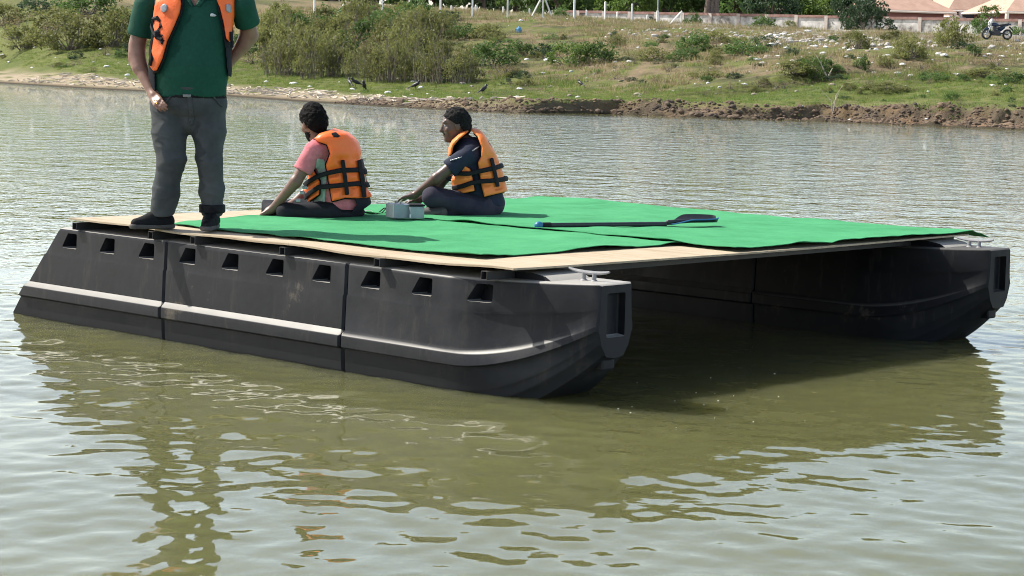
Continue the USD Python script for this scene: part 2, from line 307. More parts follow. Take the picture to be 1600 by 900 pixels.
# ------------------------------------------------------------------ the pontoon raft
RAFT = np.array([-3.1882, 15.0785, 0.0])
DECK = 0.754
def raft_w(u, v, w=DECK): return RAFT + u * U_AX + v * V_AX + np.array([0, 0, w])
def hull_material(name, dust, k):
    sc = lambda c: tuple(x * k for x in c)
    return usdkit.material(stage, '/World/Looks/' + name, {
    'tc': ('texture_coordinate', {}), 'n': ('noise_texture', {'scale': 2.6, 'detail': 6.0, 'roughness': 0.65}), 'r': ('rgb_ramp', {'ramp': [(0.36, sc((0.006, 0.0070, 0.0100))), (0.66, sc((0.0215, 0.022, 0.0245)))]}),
    'mp': ('mapping', {'scale': (5.0, 5.0, 0.9)}), 'n2': ('noise_texture', {'scale': 2.0, 'detail': 5.0, 'roughness': 0.7}), 'r2': ('rgb_ramp', {'ramp': [(0.56, (0, 0, 0)), (0.78, (0.75, 0.75, 0.75))]}),
    'm': ('mix_color', {'b': (0.048, 0.044, 0.038)}), 'n4': ('noise_texture', {'scale': 1.3, 'detail': 8.0, 'roughness': 0.75}), 'r4': ('rgb_ramp', {'ramp': [(0.63, (0, 0, 0)), (0.72, (0.8, 0.8, 0.8))]}), 'm4': ('mix_color', {'b': (0.13, 0.11, 0.08)}),
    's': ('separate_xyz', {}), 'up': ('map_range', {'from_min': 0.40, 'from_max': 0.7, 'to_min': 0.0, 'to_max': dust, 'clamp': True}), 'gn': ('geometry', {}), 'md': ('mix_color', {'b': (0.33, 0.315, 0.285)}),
    'wl': ('separate_xyz', {}), 'wet': ('map_range', {'from_min': 0.06, 'from_max': 0.155, 'to_min': 0.85, 'to_max': 0.0, 'clamp': True}), 'mw': ('mix_color', {'b': (0.007, 0.008, 0.010)}),
    'ro': ('map_range', {'from_min': 0.3, 'from_max': 0.7, 'to_min': 0.42, 'to_max': 0.62}), 'b': ('bump', {'strength': 0.35, 'distance': 0.004}), 'nb': ('noise_texture', {'scale': 14.0, 'detail': 4.0}),
    'p': ('principled_bsdf', {'specular_ior_level': 0.22})},
    [('tc.object', 'n.vector'), ('n.fac', 'r.fac'), ('tc.object', 'mp.vector'), ('mp.vector', 'n2.vector'), ('n2.fac', 'r2.fac'), ('r2.color', 'm.fac'), ('r.color', 'm.a'),
     ('tc.object', 'n4.vector'), ('n4.fac', 'r4.fac'), ('r4.color', 'm4.fac'), ('m.result', 'm4.a'), ('gn.normal', 's.vector'), ('s.z', 'up.value'), ('m4.result', 'mw.a'), ('gn.position', 'wl.vector'), ('wl.z', 'wet.value'), ('wet.result', 'mw.fac'),
     ('up.result', 'md.fac'), ('mw.result', 'md.a'), ('md.result', 'p.base_color'),
     ('n.fac', 'ro.value'), ('ro.result', 'p.roughness'), ('tc.object', 'nb.vector'), ('nb.fac', 'b.height'), ('b.normal', 'p.normal')], surface='p.BSDF')
hull_mat, shaded_hull = hull_material('dusty_black_plastic', 0.9, 1.0), hull_material('shade_toned_black_plastic', 0.22, 0.55)  # second copy, for the far hull: shade put into its colour, darker and less dust
ply_mat = mat('pale_plywood', (0.33, 0.26, 0.170), (0.41, 0.335, 0.230), 3.0, 0.75, 0.2, 30, coord='object', stretch=(1, 8, 1), c3=(0.28, 0.205, 0.125), s3=1.1)
steel_mat = mat('black_painted_steel', (0.018, 0.018, 0.02), (0.035, 0.033, 0.031), 6, 0.5)
alu_mat = mat('dull_cleat_metal', (0.16, 0.16, 0.165), (0.22, 0.22, 0.22), 20, 0.5)

raft = thing('pontoon_raft', 'large black plastic twin pontoon raft with plywood deck floating in the foreground', 'raft', RAFT, -YAW)
# half outline of a hull, keel to crown: (half width, height) amidships and at the bow plate
MID = np.array([(0.0, -0.17), (0.345, -0.165), (0.360, -0.08), (0.372, -0.072), (0.376, 0.0), (0.384, 0.012), (0.390, 0.140), (0.412, 0.150), (0.420, 0.158), (0.420, 0.220), (0.414, 0.230), (0.388, 0.262), (0.379, 0.470), (0.371, 0.484), (0.364, 0.655), (0.358, 0.672), (0.345, 0.680), (0.0, 0.680)])
BOW = np.array([(0.0, 0.275), (0.085, 0.285), (0.128, 0.345), (0.130, 0.352), (0.140, 0.385), (0.142, 0.392), (0.152, 0.418), (0.154, 0.424), (0.158, 0.430), (0.160, 0.452), (0.159, 0.462), (0.152, 0.502), (0.149, 0.548), (0.148, 0.562), (0.141, 0.686), (0.138, 0.694), (0.132, 0.698), (0.0, 0.698)])
STRAKE = np.array([0, 0, -0.009, 0.009, -0.010, 0.010, -0.010, 0.010, 0.008, 0.008, 0.006, -0.006, -0.010, 0.012, 0.004, 0, 0, 0])     # moulded steps that show along the bow
def loft(rings):
    """rings: list of (n, 3) closed loops, the ends capped."""
    n, k = len(rings[0]), len(rings); v = np.vstack(rings)
    i, j = np.meshgrid(np.arange(k - 1), np.arange(n), indexing='ij')
    a = i * n + j; b = i * n + (j + 1) % n
    f = np.vstack([np.stack([a, a + n, b], -1).reshape(-1, 3), np.stack([b, a + n, b + n], -1).reshape(-1, 3)])
    for base, flip in ((0, 0), ((k - 1) * n, 1)):
        c = len(v); v = np.vstack([v, rings[0 if base == 0 else -1].mean(0)])
        j = np.arange(n); t = np.stack([np.full(n, c), base + j, base + (j + 1) % n], 1)
        f = np.vstack([f, t[:, ::-1] if flip else t])
    return v, f
def ring(us, prof):
    """A closed loop from a half outline; us: u per outline point."""
    y, w = prof[:, 0], prof[:, 1]
    L = np.stack([us, -y, w], 1); R = np.stack([us, y, w], 1)[1:-1][::-1]
    return np.vstack([L, R])
def inset(prof, d):
    c = np.array([0, 0.25]); r = prof.copy(); r[:, 0] = np.maximum(prof[:, 0] - d, 0); r[:, 1] = prof[:, 1] + np.where(prof[:, 1] > 0.25, -d, d) * 0.8; return r
def slot_prism(u0, side, vc):
    """The tapered opening: slanted aft edge, upright fore edge, rounded corners, 0.16 m deep."""
    pg = Polygon([(u0 - 0.095, -0.053), (u0 + 0.088, -0.053), (u0 + 0.088, 0.055), (u0 - 0.022, 0.055)]).buffer(-0.012).buffer(0.012, quad_segs=3)
    m = trimesh.creation.extrude_polygon(pg, 0.24, engine='earcut')
    v = m.vertices; p = np.stack([v[:, 0], (v[:, 2] - 0.12) + side * 0.36, v[:, 1] + 0.592], 1)
    return manifold3d.Manifold(manifold3d.Mesh(p.astype(np.float32), (m.faces[:, ::-1] if True else m.faces).astype(np.uint32)))
def to_manifold(v, f):
    m = manifold3d.Manifold(manifold3d.Mesh(np.asarray(v, np.float32), np.asarray(f, np.uint32)))
    if m.volume() < 0: m = manifold3d.Manifold(manifold3d.Mesh(np.asarray(v, np.float32), np.asarray(f, np.uint32)[:, ::-1].copy()))
    return m
J1, J2, BOW0, BOW1 = 1.1026, 2.9401, 3.93, 4.83
SLOT0, SLOTS = -0.0307, 0.4558
one = np.ones(len(MID))
def stern_u(w): return -0.188 - 0.865 * (0.65 - w)
def section(kind, vc):
    e = 0.014
    if kind == 0:
        us = stern_u(MID[:, 1]); i2 = inset(MID, e)
        rs = [ring(stern_u(i2[:, 1]), i2), ring(us + e, MID)]
        for f in (0.3, 0.6, 1.0): rs.append(ring(us + e + f * (J1 - 0.004 - e - us - e), MID))
        rs.append(ring((J1 - 0.004) * one, inset(MID, e)))
        ks = (0, 1, 2)
    elif kind == 1:
        rs = [ring((J1 + 0.004) * one, inset(MID, e)), ring((J1 + 0.004 + e) * one, MID), ring((J2 - 0.004 - e) * one, MID), ring((J2 - 0.004) * one, inset(MID, e))]
        ks = (3, 4, 5, 6)
    else:
        rs = [ring((J2 + 0.004) * one, inset(MID, e)), ring((J2 + 0.004 + e) * one, MID)]
        for t in np.concatenate([np.linspace(-0.1, 0.15, 6), np.linspace(0.2, 1, 17)]):
            tt = np.clip(t, 0, 1); a = tt + 0.08 * math.exp(-(t / 0.08) ** 2) * 0 if t > 0 else 0
            soft = (math.sqrt(t * t + 0.006) + t) / 2 / ((math.sqrt(1.006) + 1) / 2) if t > -0.1 else 0
            lo = 1.0 - sstep(0.14, 0.26, MID[:, 1])                       # the bottom keeps its beam longer than the sides
            ty = soft * (1 - lo) + soft ** 1.35 * lo
            y = MID[:, 0] + (BOW[:, 0] - MID[:, 0]) * ty + STRAKE * math.sin(PI * min(tt * 1.02, 1.0)) ** 0.7
            w = MID[:, 1] + (BOW[:, 1] - MID[:, 1]) * tt ** 1.85
            rs.append(ring((BOW0 + t * (BOW1 - BOW0)) * one, np.stack([y, w], 1)))
        rs.append(ring((BOW1 + 0.012) * one, inset(BOW, 0.012)))
        ks = (7, 8, 9)
    m = to_manifold(*loft(rs))
    for k in ks:
        for side in ((-1,) if vc < 1 else (1,)):
            m -= to_manifold(*meshkit.arrays(slot_prism(SLOT0 + SLOTS * k, side, vc))[:2])
    if kind == 2:   # recessed panel of the bow plate
        rec = manifold3d.Manifold.batch_hull([manifold3d.Manifold.cylinder(0.05, 0.012 + 0.02, 0.012, 8).rotate((0, -90, 0)).translate((BOW1 - 0.02, y, w)) for y in (-0.07, 0.07) for w in (0.40, 0.625)])
        rec = manifold3d.Manifold.batch_hull([manifold3d.Manifold.sphere(0.012, 8).translate((x, s * (0.072 if x > BOW1 else 0.064), w)) for x in (BOW1 - 0.03, BOW1 + 0.06) for s in (-1, 1) for w in ((0.395, 0.635) if x > BOW1 else (0.403, 0.627))])
        m -= rec
        m += to_manifold(*meshkit.arrays(rbox((0.085, 0.11, 0.16), 0.012, (BOW1 - 0.075, 0, 0.27)))[:2])
    v, f, _ = meshkit.arrays(m); v = v + np.array([0, vc, 0])
    return trimesh.Trimesh(v, f, process=False)
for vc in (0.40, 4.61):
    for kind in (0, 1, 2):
        h = obj('hull_section', section(kind, vc), hull_mat if vc < 1 else shaded_hull, raft, smooth=32)
        if kind == 2: bow = h
    # raised step and mooring cleat on the fore deck
    prof = [(3.98, 0.0), (4.05, 0.05), (4.30, 0.058), (4.36, 0.052), (4.46, 0.0)]
    st_ = trimesh.creation.extrude_polygon(Polygon([(4.00, 0.0), (4.06, 0.036), (4.33, 0.045), (4.44, 0.030), (4.50, 0.0)]), 0.34, engine='earcut')
    vv = st_.vertices; st_.vertices = np.stack([vv[:, 0], vc + 0.20 - vv[:, 2] - 0.03, vv[:, 1] + 0.681], 1)
    obj('fore_step', st_, hull_mat, bow, smooth=20)
    cl = [tube([(4.61 + 0.20 * math.sin(a_), vc + 0.02, 0.738 + 0.016 * (abs(a_) / 0.9) ** 2) for a_ in np.linspace(-0.9, 0.9, 11)], np.array([0.006, 0.009, 0.010, 0.011, 0.012, 0.012, 0.012, 0.011, 0.010, 0.009, 0.006]) , 8)]
    for du in (-0.04, 0.04): cl.append(tube([(4.61 + du, vc + 0.02, 0.690), (4.61 + du, vc + 0.02, 0.700), (4.61 + du, vc + 0.02, 0.742)], [0.026, 0.014, 0.012], 10))
    obj('cleat', cat(cl), alu_mat, bow, smooth=40)
# square steel tubes across both hulls
def square_tube(u, v0, v1, w, a=0.050, th=0.003):
    o = manifold3d.Manifold.cube((a, v1 - v0, a), True); i = manifold3d.Manifold.cube((a - 2 * th, v1 - v0 + 1, a - 2 * th), True)
    v, f, _ = meshkit.arrays((o - i)); v = v + np.array([u, (v0 + v1) / 2, w]); return trimesh.Trimesh(v, f, process=False)
for u in (0.075, 0.968, 1.440, 2.356, 3.262, 4.172):
    obj('cross_tube', square_tube(u, -0.004 + 0.008 * math.sin(u * 9), 5.02, 0.708), steel_mat, raft)
# plywood sheets, a little sagged between the tubes
def deck_sag(u, v): return 0.007 * np.sin(u * 3.1 + 0.6) * np.exp(-v / 0.35) + 0.004 * np.sin(u * 7.3 + 2) * np.exp(-v / 0.2) + 0.004 * np.sin(1.7 * u + 1.3 * v)
def sheet(u0, u1, v0, v1, z, th=0.012, n=24, sag=deck_sag):
    uu, vv_ = np.linspace(u0, u1, n), np.linspace(v0, v1, n); A, B_ = np.meshgrid(uu, vv_, indexing='ij')
    t = np.stack([A, B_, z + sag(A, B_)], -1).reshape(-1, 3); b = t - [0, 0, th]
    f = grid_faces(n, n); N = n * n
    rim = np.concatenate([np.arange(n) * n, (n - 1) * n + np.arange(1, n), np.arange(n - 2, -1, -1) * n + n - 1, np.arange(n - 2, 0, -1)])
    r2 = np.roll(rim, -1); side = np.stack([rim, rim + N, r2 + N, r2], 1)
    V = np.vstack([t, b]); F = np.vstack([f, f[:, ::-1] + N, side])
    return trimesh.Trimesh(V, np.vstack([F[:, [0, 1, 2]], F[:, [0, 2, 3]]]), process=False)
ue, ve = [-0.03, 1.205, 2.395, 3.305, 4.383], [0.02, 2.46, 4.93]
for i in range(4):
    for j in range(2):
        obj('plywood_sheet', sheet(ue[i] + 0.0015, ue[i + 1] - 0.0015, ve[j] + 0.0015, ve[j + 1] - 0.0015, DECK, n=26), ply_mat, raft, smooth=40)

# ------------------------------------------------------------------ the two green carpets
carpet_mat = usdkit.material(stage, '/World/Looks/green_felt', {
    'tc': ('geometry', {}), 'n': ('noise_texture', {'scale': 2.2, 'detail': 9.0, 'roughness': 0.75}), 'r': ('rgb_ramp', {'ramp': [(0.30, (0.036, 0.185, 0.075)), (0.48, (0.050, 0.238, 0.102)), (0.70, (0.066, 0.285, 0.126))]}),
    'nb': ('noise_texture', {'scale': 260.0, 'detail': 2.0}), 'b': ('bump', {'strength': 0.6, 'distance': 0.003}), 'p': ('principled_bsdf', {'roughness': 0.95, 'specular_ior_level': 0.1, 'sheen_weight': 0.04, 'sheen_tint': (0.3, 1.0, 0.5)})},
    [('tc.position', 'n.vector'), ('n.fac', 'r.fac'), ('r.color', 'p.base_color'), ('tc.position', 'nb.vector'), ('nb.fac', 'b.height'), ('b.normal', 'p.normal')], surface='p.BSDF')
def carpet(corners, z, curl, seed, nu=150, nv=90, droop=0.0):
    c = np.array(corners, float); a, b = np.linspace(0, 1, nu)[:, None], np.linspace(0, 1, nv)[None, :]
    P = ((1 - a) * (1 - b))[..., None] * c[0] + (a * (1 - b))[..., None] * c[1] + (a * b)[..., None] * c[2] + ((1 - a) * b)[..., None] * c[3]
    q = np.concatenate([P, np.zeros(P.shape[:2] + (1,))], -1)
    wob = 0.022 * (meshkit.fbm(q * 2.1 + 17, 3, seed) - 0.5)
    edge = np.minimum(np.minimum(a, 1 - a) * 3.0, np.minimum(b, 1 - b) * 2.0)
    P = P + (wob * np.exp(-edge / 0.25))[..., None]
    h = 0.026 * np.clip(meshkit.fbm(q * 1.6, 3, seed + 1) - 0.52, 0, 1) * 2 + 0.007 * meshkit.noise(q * 5, seed + 3) + 0.005 * meshkit.fbm(q * np.array([4.0, 13.0, 1]), 2, seed + 7)
    q2 = q * np.array([0.5, 3.2, 1]); h = h + 0.02 * np.clip(meshkit.fbm(q2 * 1.3, 2, seed + 5) - 0.55, 0, 1) * 2
    ru = meshkit.noise(q * 2.7, seed + 2)
    h = h + curl * np.exp(-edge / 0.03) * np.clip(ru - 0.42, 0, 1) * 1.6
    u, v = P[..., 0], P[..., 1]
    base = z + deck_sag(u, v)
    base = base - droop * np.clip(v - 4.93, 0, 1) - droop * np.clip(-(u + 0.03), 0, 1)
    V = np.stack([u, v, base + h], -1).reshape(-1, 3)
    th = np.array([0, 0, 0.004]); F = grid_faces(nu, nv); N = nu * nv
    rim = np.concatenate([np.arange(nu) * nv, (nu - 1) * nv + np.arange(1, nv), np.arange(nu - 2, -1, -1) * nv + nv - 1, np.arange(nv - 2, 0, -1)])
    r2 = np.roll(rim, -1)
    F = np.vstack([F, F[:, ::-1] + N, np.stack([rim, rim + N, r2 + N, r2], 1)])
    P = np.vstack([V + th, V])
    return trimesh.Trimesh(P @ np.array([U_AX, V_AX, [0, 0, 1]]) + RAFT, np.vstack([F[:, [0, 1, 2]], F[:, [0, 2, 3]]]), process=False)
c1 = obj('green_carpet', carpet([(0.82, 0.27), (3.82, 0.33), (3.83, 2.33), (0.20, 2.40)], DECK + 0.003, 0.012, 5), carpet_mat, smooth=50)
tag(c1, 'near strip of green carpet on the plywood beneath the standing man', 'carpet', 'green carpets on the raft')
c2 = obj('green_carpet', carpet([(0.12, 2.24), (4.33, 2.16), (4.41, 5.16), (0.12, 5.02)], DECK + 0.0125, 0.018, 11, droop=0.25), carpet_mat, smooth=50)
tag(c2, 'far strip of green carpet under the paddle, overlapping the nearer strip', 'carpet', 'green carpets on the raft')

# ------------------------------------------------------------------ bodies and clothes as blended solids
class Field:
    """A signed distance field on a grid, built from rounded limbs; surface() gives its mesh."""
    def __init__(self, lo, hi, h):
        self.lo, self.h = np.array(lo, float), h
        self.n = np.ceil((np.array(hi) - self.lo) / h).astype(int) + 1
        self.d = np.full(self.n, 9.0, np.float32)
    def _win(self, lo, hi):
        a = np.clip(np.floor((np.array(lo) - self.lo) / self.h).astype(int), 0, self.n); b = np.clip(np.ceil((np.array(hi) - self.lo) / self.h).astype(int) + 1, 0, self.n)
        sl = tuple(slice(i, j) for i, j in zip(a, b))
        g = np.meshgrid(*[self.lo[k] + (self.h * np.arange(a[k], b[k])).astype(np.float32) for k in range(3)], indexing='ij')
        return sl, np.stack(g, -1)
    def points(self): return self._win(self.lo, self.lo + self.h * self.n)[1][:self.n[0], :self.n[1], :self.n[2]]
    def _merge(self, sl, d, k):
        o = self.d[sl]
        if k > 0:
            hh = np.maximum(k - np.abs(o - d), 0) / k; self.d[sl] = np.minimum(o, d) - hh * hh * k * 0.25
        else: self.d[sl] = np.minimum(o, d)
    def limb(self, a, b, ra, rb, k=0.03, flat=None):
        a, b = np.asarray(a, float), np.asarray(b, float); r = max(ra, rb) + 0.09
        sl, P = self._win(np.minimum(a, b) - r, np.maximum(a, b) + r)
        if P.size == 0: return self
        ab = b - a; t = np.clip(((P - a) @ ab) / max(ab @ ab, 1e-9), 0, 1)
        self._merge(sl, np.linalg.norm(P - a - t[..., None] * ab, axis=-1) - (ra + (rb - ra) * t), k); return self
    def ball(self, c, r, k=0.03, R=None):
        r = np.broadcast_to(np.asarray(r, float), (3,)); m = r.max() + 0.09
        sl, P = self._win(np.asarray(c) - m, np.asarray(c) + m)
        if P.size == 0: return self
        q = P - c
        if R is not None: q = q @ R
        k0 = np.linalg.norm(q / r, axis=-1); k1 = np.linalg.norm(q / (r * r), axis=-1)
        self._merge(sl, k0 * (k0 - 1) / np.maximum(k1, 1e-6), k); return self
    def surface(self, d=None):
        return surface_nets(self.d if d is None else d, self.lo, self.h)
def surface_nets(d, lo, h):
    lo = np.array(lo, float)
    neg = d < 0
    sl = []
    for ax in range(3):
        a = np.flatnonzero(neg.any(axis=tuple(k for k in range(3) if k != ax)))
        i0, i1 = (max(a[0] - 1, 0), min(a[-1] + 2, d.shape[ax])) if len(a) else (0, 2)
        sl.append(slice(i0, i1)); lo[ax] += i0 * h
    d = np.pad(d[tuple(sl)], 1, constant_values=1.0).astype(np.float64); lo = lo - h
    s = d < 0; nx, ny, nz = np.array(d.shape) - 1
    corner = [(i, j, k) for i in (0, 1) for j in (0, 1) for k in (0, 1)]
    cnt = sum(s[i:i + nx, j:j + ny, k:k + nz].astype(np.int8) for i, j, k in corner)
    act = (cnt > 0) & (cnt < 8); idx = -np.ones(act.shape, int); cells = np.argwhere(act); idx[act] = np.arange(len(cells))
    acc, num = np.zeros((len(cells), 3)), np.zeros(len(cells))
    for a in corner:
        for ax in range(3):
            if a[ax]: continue
            b = list(a); b[ax] = 1
            da, db = d[tuple((cells + a).T)], d[tuple((cells + b).T)]
            m = (da < 0) != (db < 0); t = np.where(m, da / np.where(da == db, 1, da - db), 0)
            p = np.array(a, float) + np.zeros((len(cells), 3)); p[:, ax] = t
            acc += p * m[:, None]; num += m
    v = (cells + acc / num[:, None]) * h + lo
    F = []
    for ax in range(3):
        u, w = (ax + 1) % 3, (ax + 2) % 3
        sh = [slice(1, None)] * 3; a = s; sl0 = [slice(1, -1)] * 3; sl0[ax] = slice(0, -1); sl1 = [slice(1, -1)] * 3; sl1[ax] = slice(1, None)
        ch = s[tuple(sl0)] != s[tuple(sl1)]; e = np.argwhere(ch); inside = s[tuple(sl0)][ch]
        off = np.ones(3, int); off[ax] = 0; e = e + off
        du, dw = np.zeros(3, int), np.zeros(3, int); du[u] = 1; dw[w] = 1
        q = np.stack([idx[tuple((e - du - dw).T)], idx[tuple((e - dw).T)], idx[tuple(e.T)], idx[tuple((e - du).T)]], 1)
        q[~inside] = q[~inside][:, ::-1]; F.append(q)
    q = np.vstack(F); q = q[(q >= 0).all(1)]
    return trimesh.Trimesh(v, np.vstack([q[:, [0, 1, 2]], q[:, [0, 2, 3]]]), process=False)
def poly2d(pg, X, Z):
    """Signed distance to a polygon of (x, z) points (negative inside)."""
    pg = np.asarray(pg, float); d = np.full(X.shape, 9.0); ins = np.zeros(X.shape, bool)
    for (x0, z0), (x1, z1) in zip(pg, np.roll(pg, -1, 0)):
        ex, ez = x1 - x0, z1 - z0; t = np.clip(((X - x0) * ex + (Z - z0) * ez) / (ex * ex + ez * ez + 1e-12), 0, 1)
        d = np.minimum(d, np.hypot(X - x0 - t * ex, Z - z0 - t * ez))
        c = ((z0 > Z) != (z1 > Z)) & (X < x0 + (Z - z0) / (ez if abs(ez) > 1e-12 else 1e-12) * ex); ins ^= c
    return np.where(ins, -d, d)
def smax(a, b, k=0.012):
    hh = np.maximum(k - np.abs(a - b), 0) / k; return np.maximum(a, b) + hh * hh * k * 0.25
def folds(P, amp, scale, seed, stretch=(1, 1, 1)):
    k = 4 if scale <= 7 else 3 if scale <= 14 else 2 if scale <= 30 else 1
    c = meshkit.fbm(P[::k, ::k, ::k] * np.array(stretch) * scale, 2 if k > 1 else 3, seed)
    if k > 1: c = ndimage.affine_transform(c.astype(np.float32), np.full(3, 1.0 / k), output_shape=P.shape[:3], order=1, mode='nearest')
    return amp * (c - 0.5) * 2
def creases(P, amp, scale, seed, stretch):
    """Sharp folds: raised along the ridges of a noise."""
    n = folds(P, 1.0, scale, seed, stretch); return -amp * np.clip(1 - np.abs(n) * 3.2, 0, 1) ** 1.5
def band(line, w):
    """Polygon of a strip along a polyline."""
    return np.array(shapely.LineString(line).buffer(w, cap_style=2, join_style=1, quad_segs=3).exterior.coords)[:-1]

cloth = lambda n, c, c2=None, sc=40, r=0.85, **k: mat(n, c, c2 or tuple(x * 1.25 for x in c), sc, r, 0.5, 160, spec=0.25, coord='world', bdist=0.003, **k)
skin_mat = usdkit.material(stage, '/World/Looks/brown_skin', {'g': ('geometry', {}), 'n': ('noise_texture', {'scale': 25.0, 'detail': 4.0}), 'r': ('rgb_ramp', {'ramp': [(0.35, (0.175, 0.090, 0.062)), (0.65, (0.22, 0.118, 0.082))]}),
    'p': ('principled_bsdf', {'roughness': 0.45, 'specular_ior_level': 0.5, 'subsurface_weight': 0.08, 'subsurface_scale': 0.01, 'subsurface_radius': (1.0, 0.35, 0.2)})}, [('g.position', 'n.vector'), ('n.fac', 'r.fac'), ('r.color', 'p.base_color')], surface='p.BSDF')
tan_skin = usdkit.material(stage, '/World/Looks/tan_skin', {'g': ('geometry', {}), 'n': ('noise_texture', {'scale': 25.0, 'detail': 4.0}), 'r': ('rgb_ramp', {'ramp': [(0.35, (0.115, 0.060, 0.042)), (0.65, (0.15, 0.08, 0.056))]}),
    'p': ('principled_bsdf', {'roughness': 0.45, 'specular_ior_level': 0.5})}, [('g.position', 'n.vector'), ('n.fac', 'r.fac'), ('r.color', 'p.base_color')], surface='p.BSDF')
dark_skin = usdkit.material(stage, '/World/Looks/dark_brown_skin', {'g': ('geometry', {}), 'n': ('noise_texture', {'scale': 25.0, 'detail': 4.0}), 'r': ('rgb_ramp', {'ramp': [(0.35, (0.065, 0.036, 0.027)), (0.65, (0.090, 0.050, 0.037))]}),
    'p': ('principled_bsdf', {'roughness': 0.42, 'specular_ior_level': 0.5})}, [('g.position', 'n.vector'), ('n.fac', 'r.fac'), ('r.color', 'p.base_color')], surface='p.BSDF')
hair_mat = mat('black_hair', (0.0025, 0.002, 0.002), (0.005, 0.0045, 0.0045), 90, 0.7, 0.8, 220, coord='world', bdist=0.006, spec=0.08)
grey_hair = mat('greying_black_hair', (0.003, 0.003, 0.003), (0.014, 0.0135, 0.013), 80, 0.7, 0.8, 220, coord='world', bdist=0.006, spec=0.1)
polo_mat, trouser_mat = cloth('bottle_green_pique', (0.005, 0.048, 0.029)), cloth('faded_charcoal_denim', (0.036, 0.041, 0.043), (0.060, 0.066, 0.068), 6)
pink_mat, grey_tee = cloth('pink_jersey', (0.42, 0.13, 0.15)), cloth('grey_green_jersey', (0.28, 0.33, 0.30))
navy_mat, black_cloth = cloth('navy_jersey', (0.013, 0.017, 0.034)), cloth('black_cloth', (0.008, 0.009, 0.013))
plum_mat = cloth('dark_plum_trousers', (0.016, 0.016, 0.032), (0.035, 0.030, 0.045), 8)
orange_mat = mat('orange_vest_fabric', (0.88, 0.155, 0.025), (0.80, 0.13, 0.02), 7, 0.42, 0.35, 22, coord='world', bdist=0.012, spec=0.4)
orange_old = mat('faded_orange_vest_fabric', (0.80, 0.215, 0.045), (0.72, 0.18, 0.035), 7, 0.5, 0.35, 22, coord='world', bdist=0.012, spec=0.35)
web_mat = mat('black_webbing', (0.004, 0.004, 0.006), (0.008, 0.008, 0.010), 60, 0.7, 0.4, 200, coord='world', bdist=0.002, spec=0.2)
badge_mat = mat('grey_reflective_patch', (0.22, 0.24, 0.26), (0.32, 0.34, 0.36), 90, 0.35, coord='world')
shoe_mat, sole_mat = mat('dark_grey_canvas', (0.006, 0.007, 0.008), (0.013, 0.013, 0.014), 60, 0.8, 0.4, 200, coord='world', bdist=0.003, spec=0.12), mat('grey_brown_rubber', (0.045, 0.042, 0.038), (0.06, 0.055, 0.05), 30, 0.7, coord='world')
white_mat, gold_mat = mat('white_embroidery', (0.55, 0.58, 0.55)), mat('gold_ring', (0.7, 0.45, 0.15), rough=0.25, metallic=1.0)
lip_mat = mat('dark_lips', (0.07, 0.03, 0.028), rough=0.5)
eye_mat = mat('eye', (0.45, 0.42, 0.40), rough=0.15); iris_mat = mat('dark_iris', (0.01, 0.007, 0.005), rough=0.1)

def head(F, c, face, up, rr=0.098, beard=False):
    """A head round c looking along face. Returns its axes."""
    f = unit(face); u = unit(np.asarray(up) - f * (np.asarray(up) @ f)); s = np.cross(u, f)      # s: to the person's left
    q = lambda a, b, d: np.asarray(c) + a * f + b * s + d * u
    R = np.stack([f, s, u], 1); k = rr / 0.098
    F.ball(q(-0.005, 0, 0.02 * k), np.array([0.100, 0.079, 0.105]) * k, 0.0, R)
    F.ball(q(0.030 * k, 0, -0.055 * k), np.array([0.068, 0.060, 0.075]) * k, 0.03, R)
    F.ball(q(0.072 * k, 0, -0.105 * k), np.array([0.026, 0.030, 0.022]) * k, 0.025, R)       # chin
    F.limb(q(0.092 * k, 0, 0.012 * k), q(0.113 * k, 0, -0.034 * k), 0.010 * k, 0.016 * k, 0.012)  # nose
    F.ball(q(0.100 * k, 0, -0.036 * k), np.array([0.016, 0.020, 0.011]) * k, 0.010, R)
    F.limb(q(0.086 * k, -0.04 * k, 0.026 * k), q(0.086 * k, 0.04 * k, 0.026 * k), 0.014 * k, 0.014 * k, 0.015)  # brow
    F.ball(q(0.093 * k, 0, -0.066 * k), np.array([0.012, 0.026, 0.012]) * k, 0.012, R)       # lips
    for sg in (-1, 1):
        F.ball(q(0.060 * k, sg * 0.050 * k, -0.030 * k), np.array([0.028, 0.022, 0.026]) * k, 0.02, R)   # cheek bone
        F.ball(q(-0.005, sg * 0.080 * k, -0.015 * k), np.array([0.020, 0.012, 0.032]) * k, 0.006, R)     # ear
        F.ball(q(-0.015, sg * 0.086 * k, -0.008 * k), np.array([0.012, 0.007, 0.020]) * k, 0.004, R)
    return q, R, k
def eyes(q, k, parent, origin):
    for sg in (-1, 1):
        e = trimesh.creation.icosphere(2, 0.0125 * k); e.apply_translation(q(0.083 * k, sg * 0.031 * k, 0.004 * k)); p = obj('eye', e, eye_mat, parent, True, origin)
        e = trimesh.creation.icosphere(2, 0.0065 * k); e.apply_translation(q(0.0915 * k, sg * 0.032 * k, 0.004 * k)); obj('iris', e, iris_mat, p, True, origin)
def hair(lo, hi, q, R, k, cut, seed, amp=0.010, lift=0.012, h=0.005):
    H = Field(lo, hi, h); H.ball(q(-0.008, 0, 0.022 * k), (np.array([0.100, 0.080, 0.104]) + lift) * k, 0.0, R)
    H.ball(q(-0.035 * k, 0, -0.02 * k), (np.array([0.068, 0.070, 0.075]) + lift) * k, 0.02, R)
    P = H.points(); L = (P - q(0, 0, 0)) @ R / k
    d = H.d + folds(P, amp, 42, seed) + folds(P, amp * 0.5, 110, seed + 3)
    return H.surface(smax(d, cut(L), 0.008))
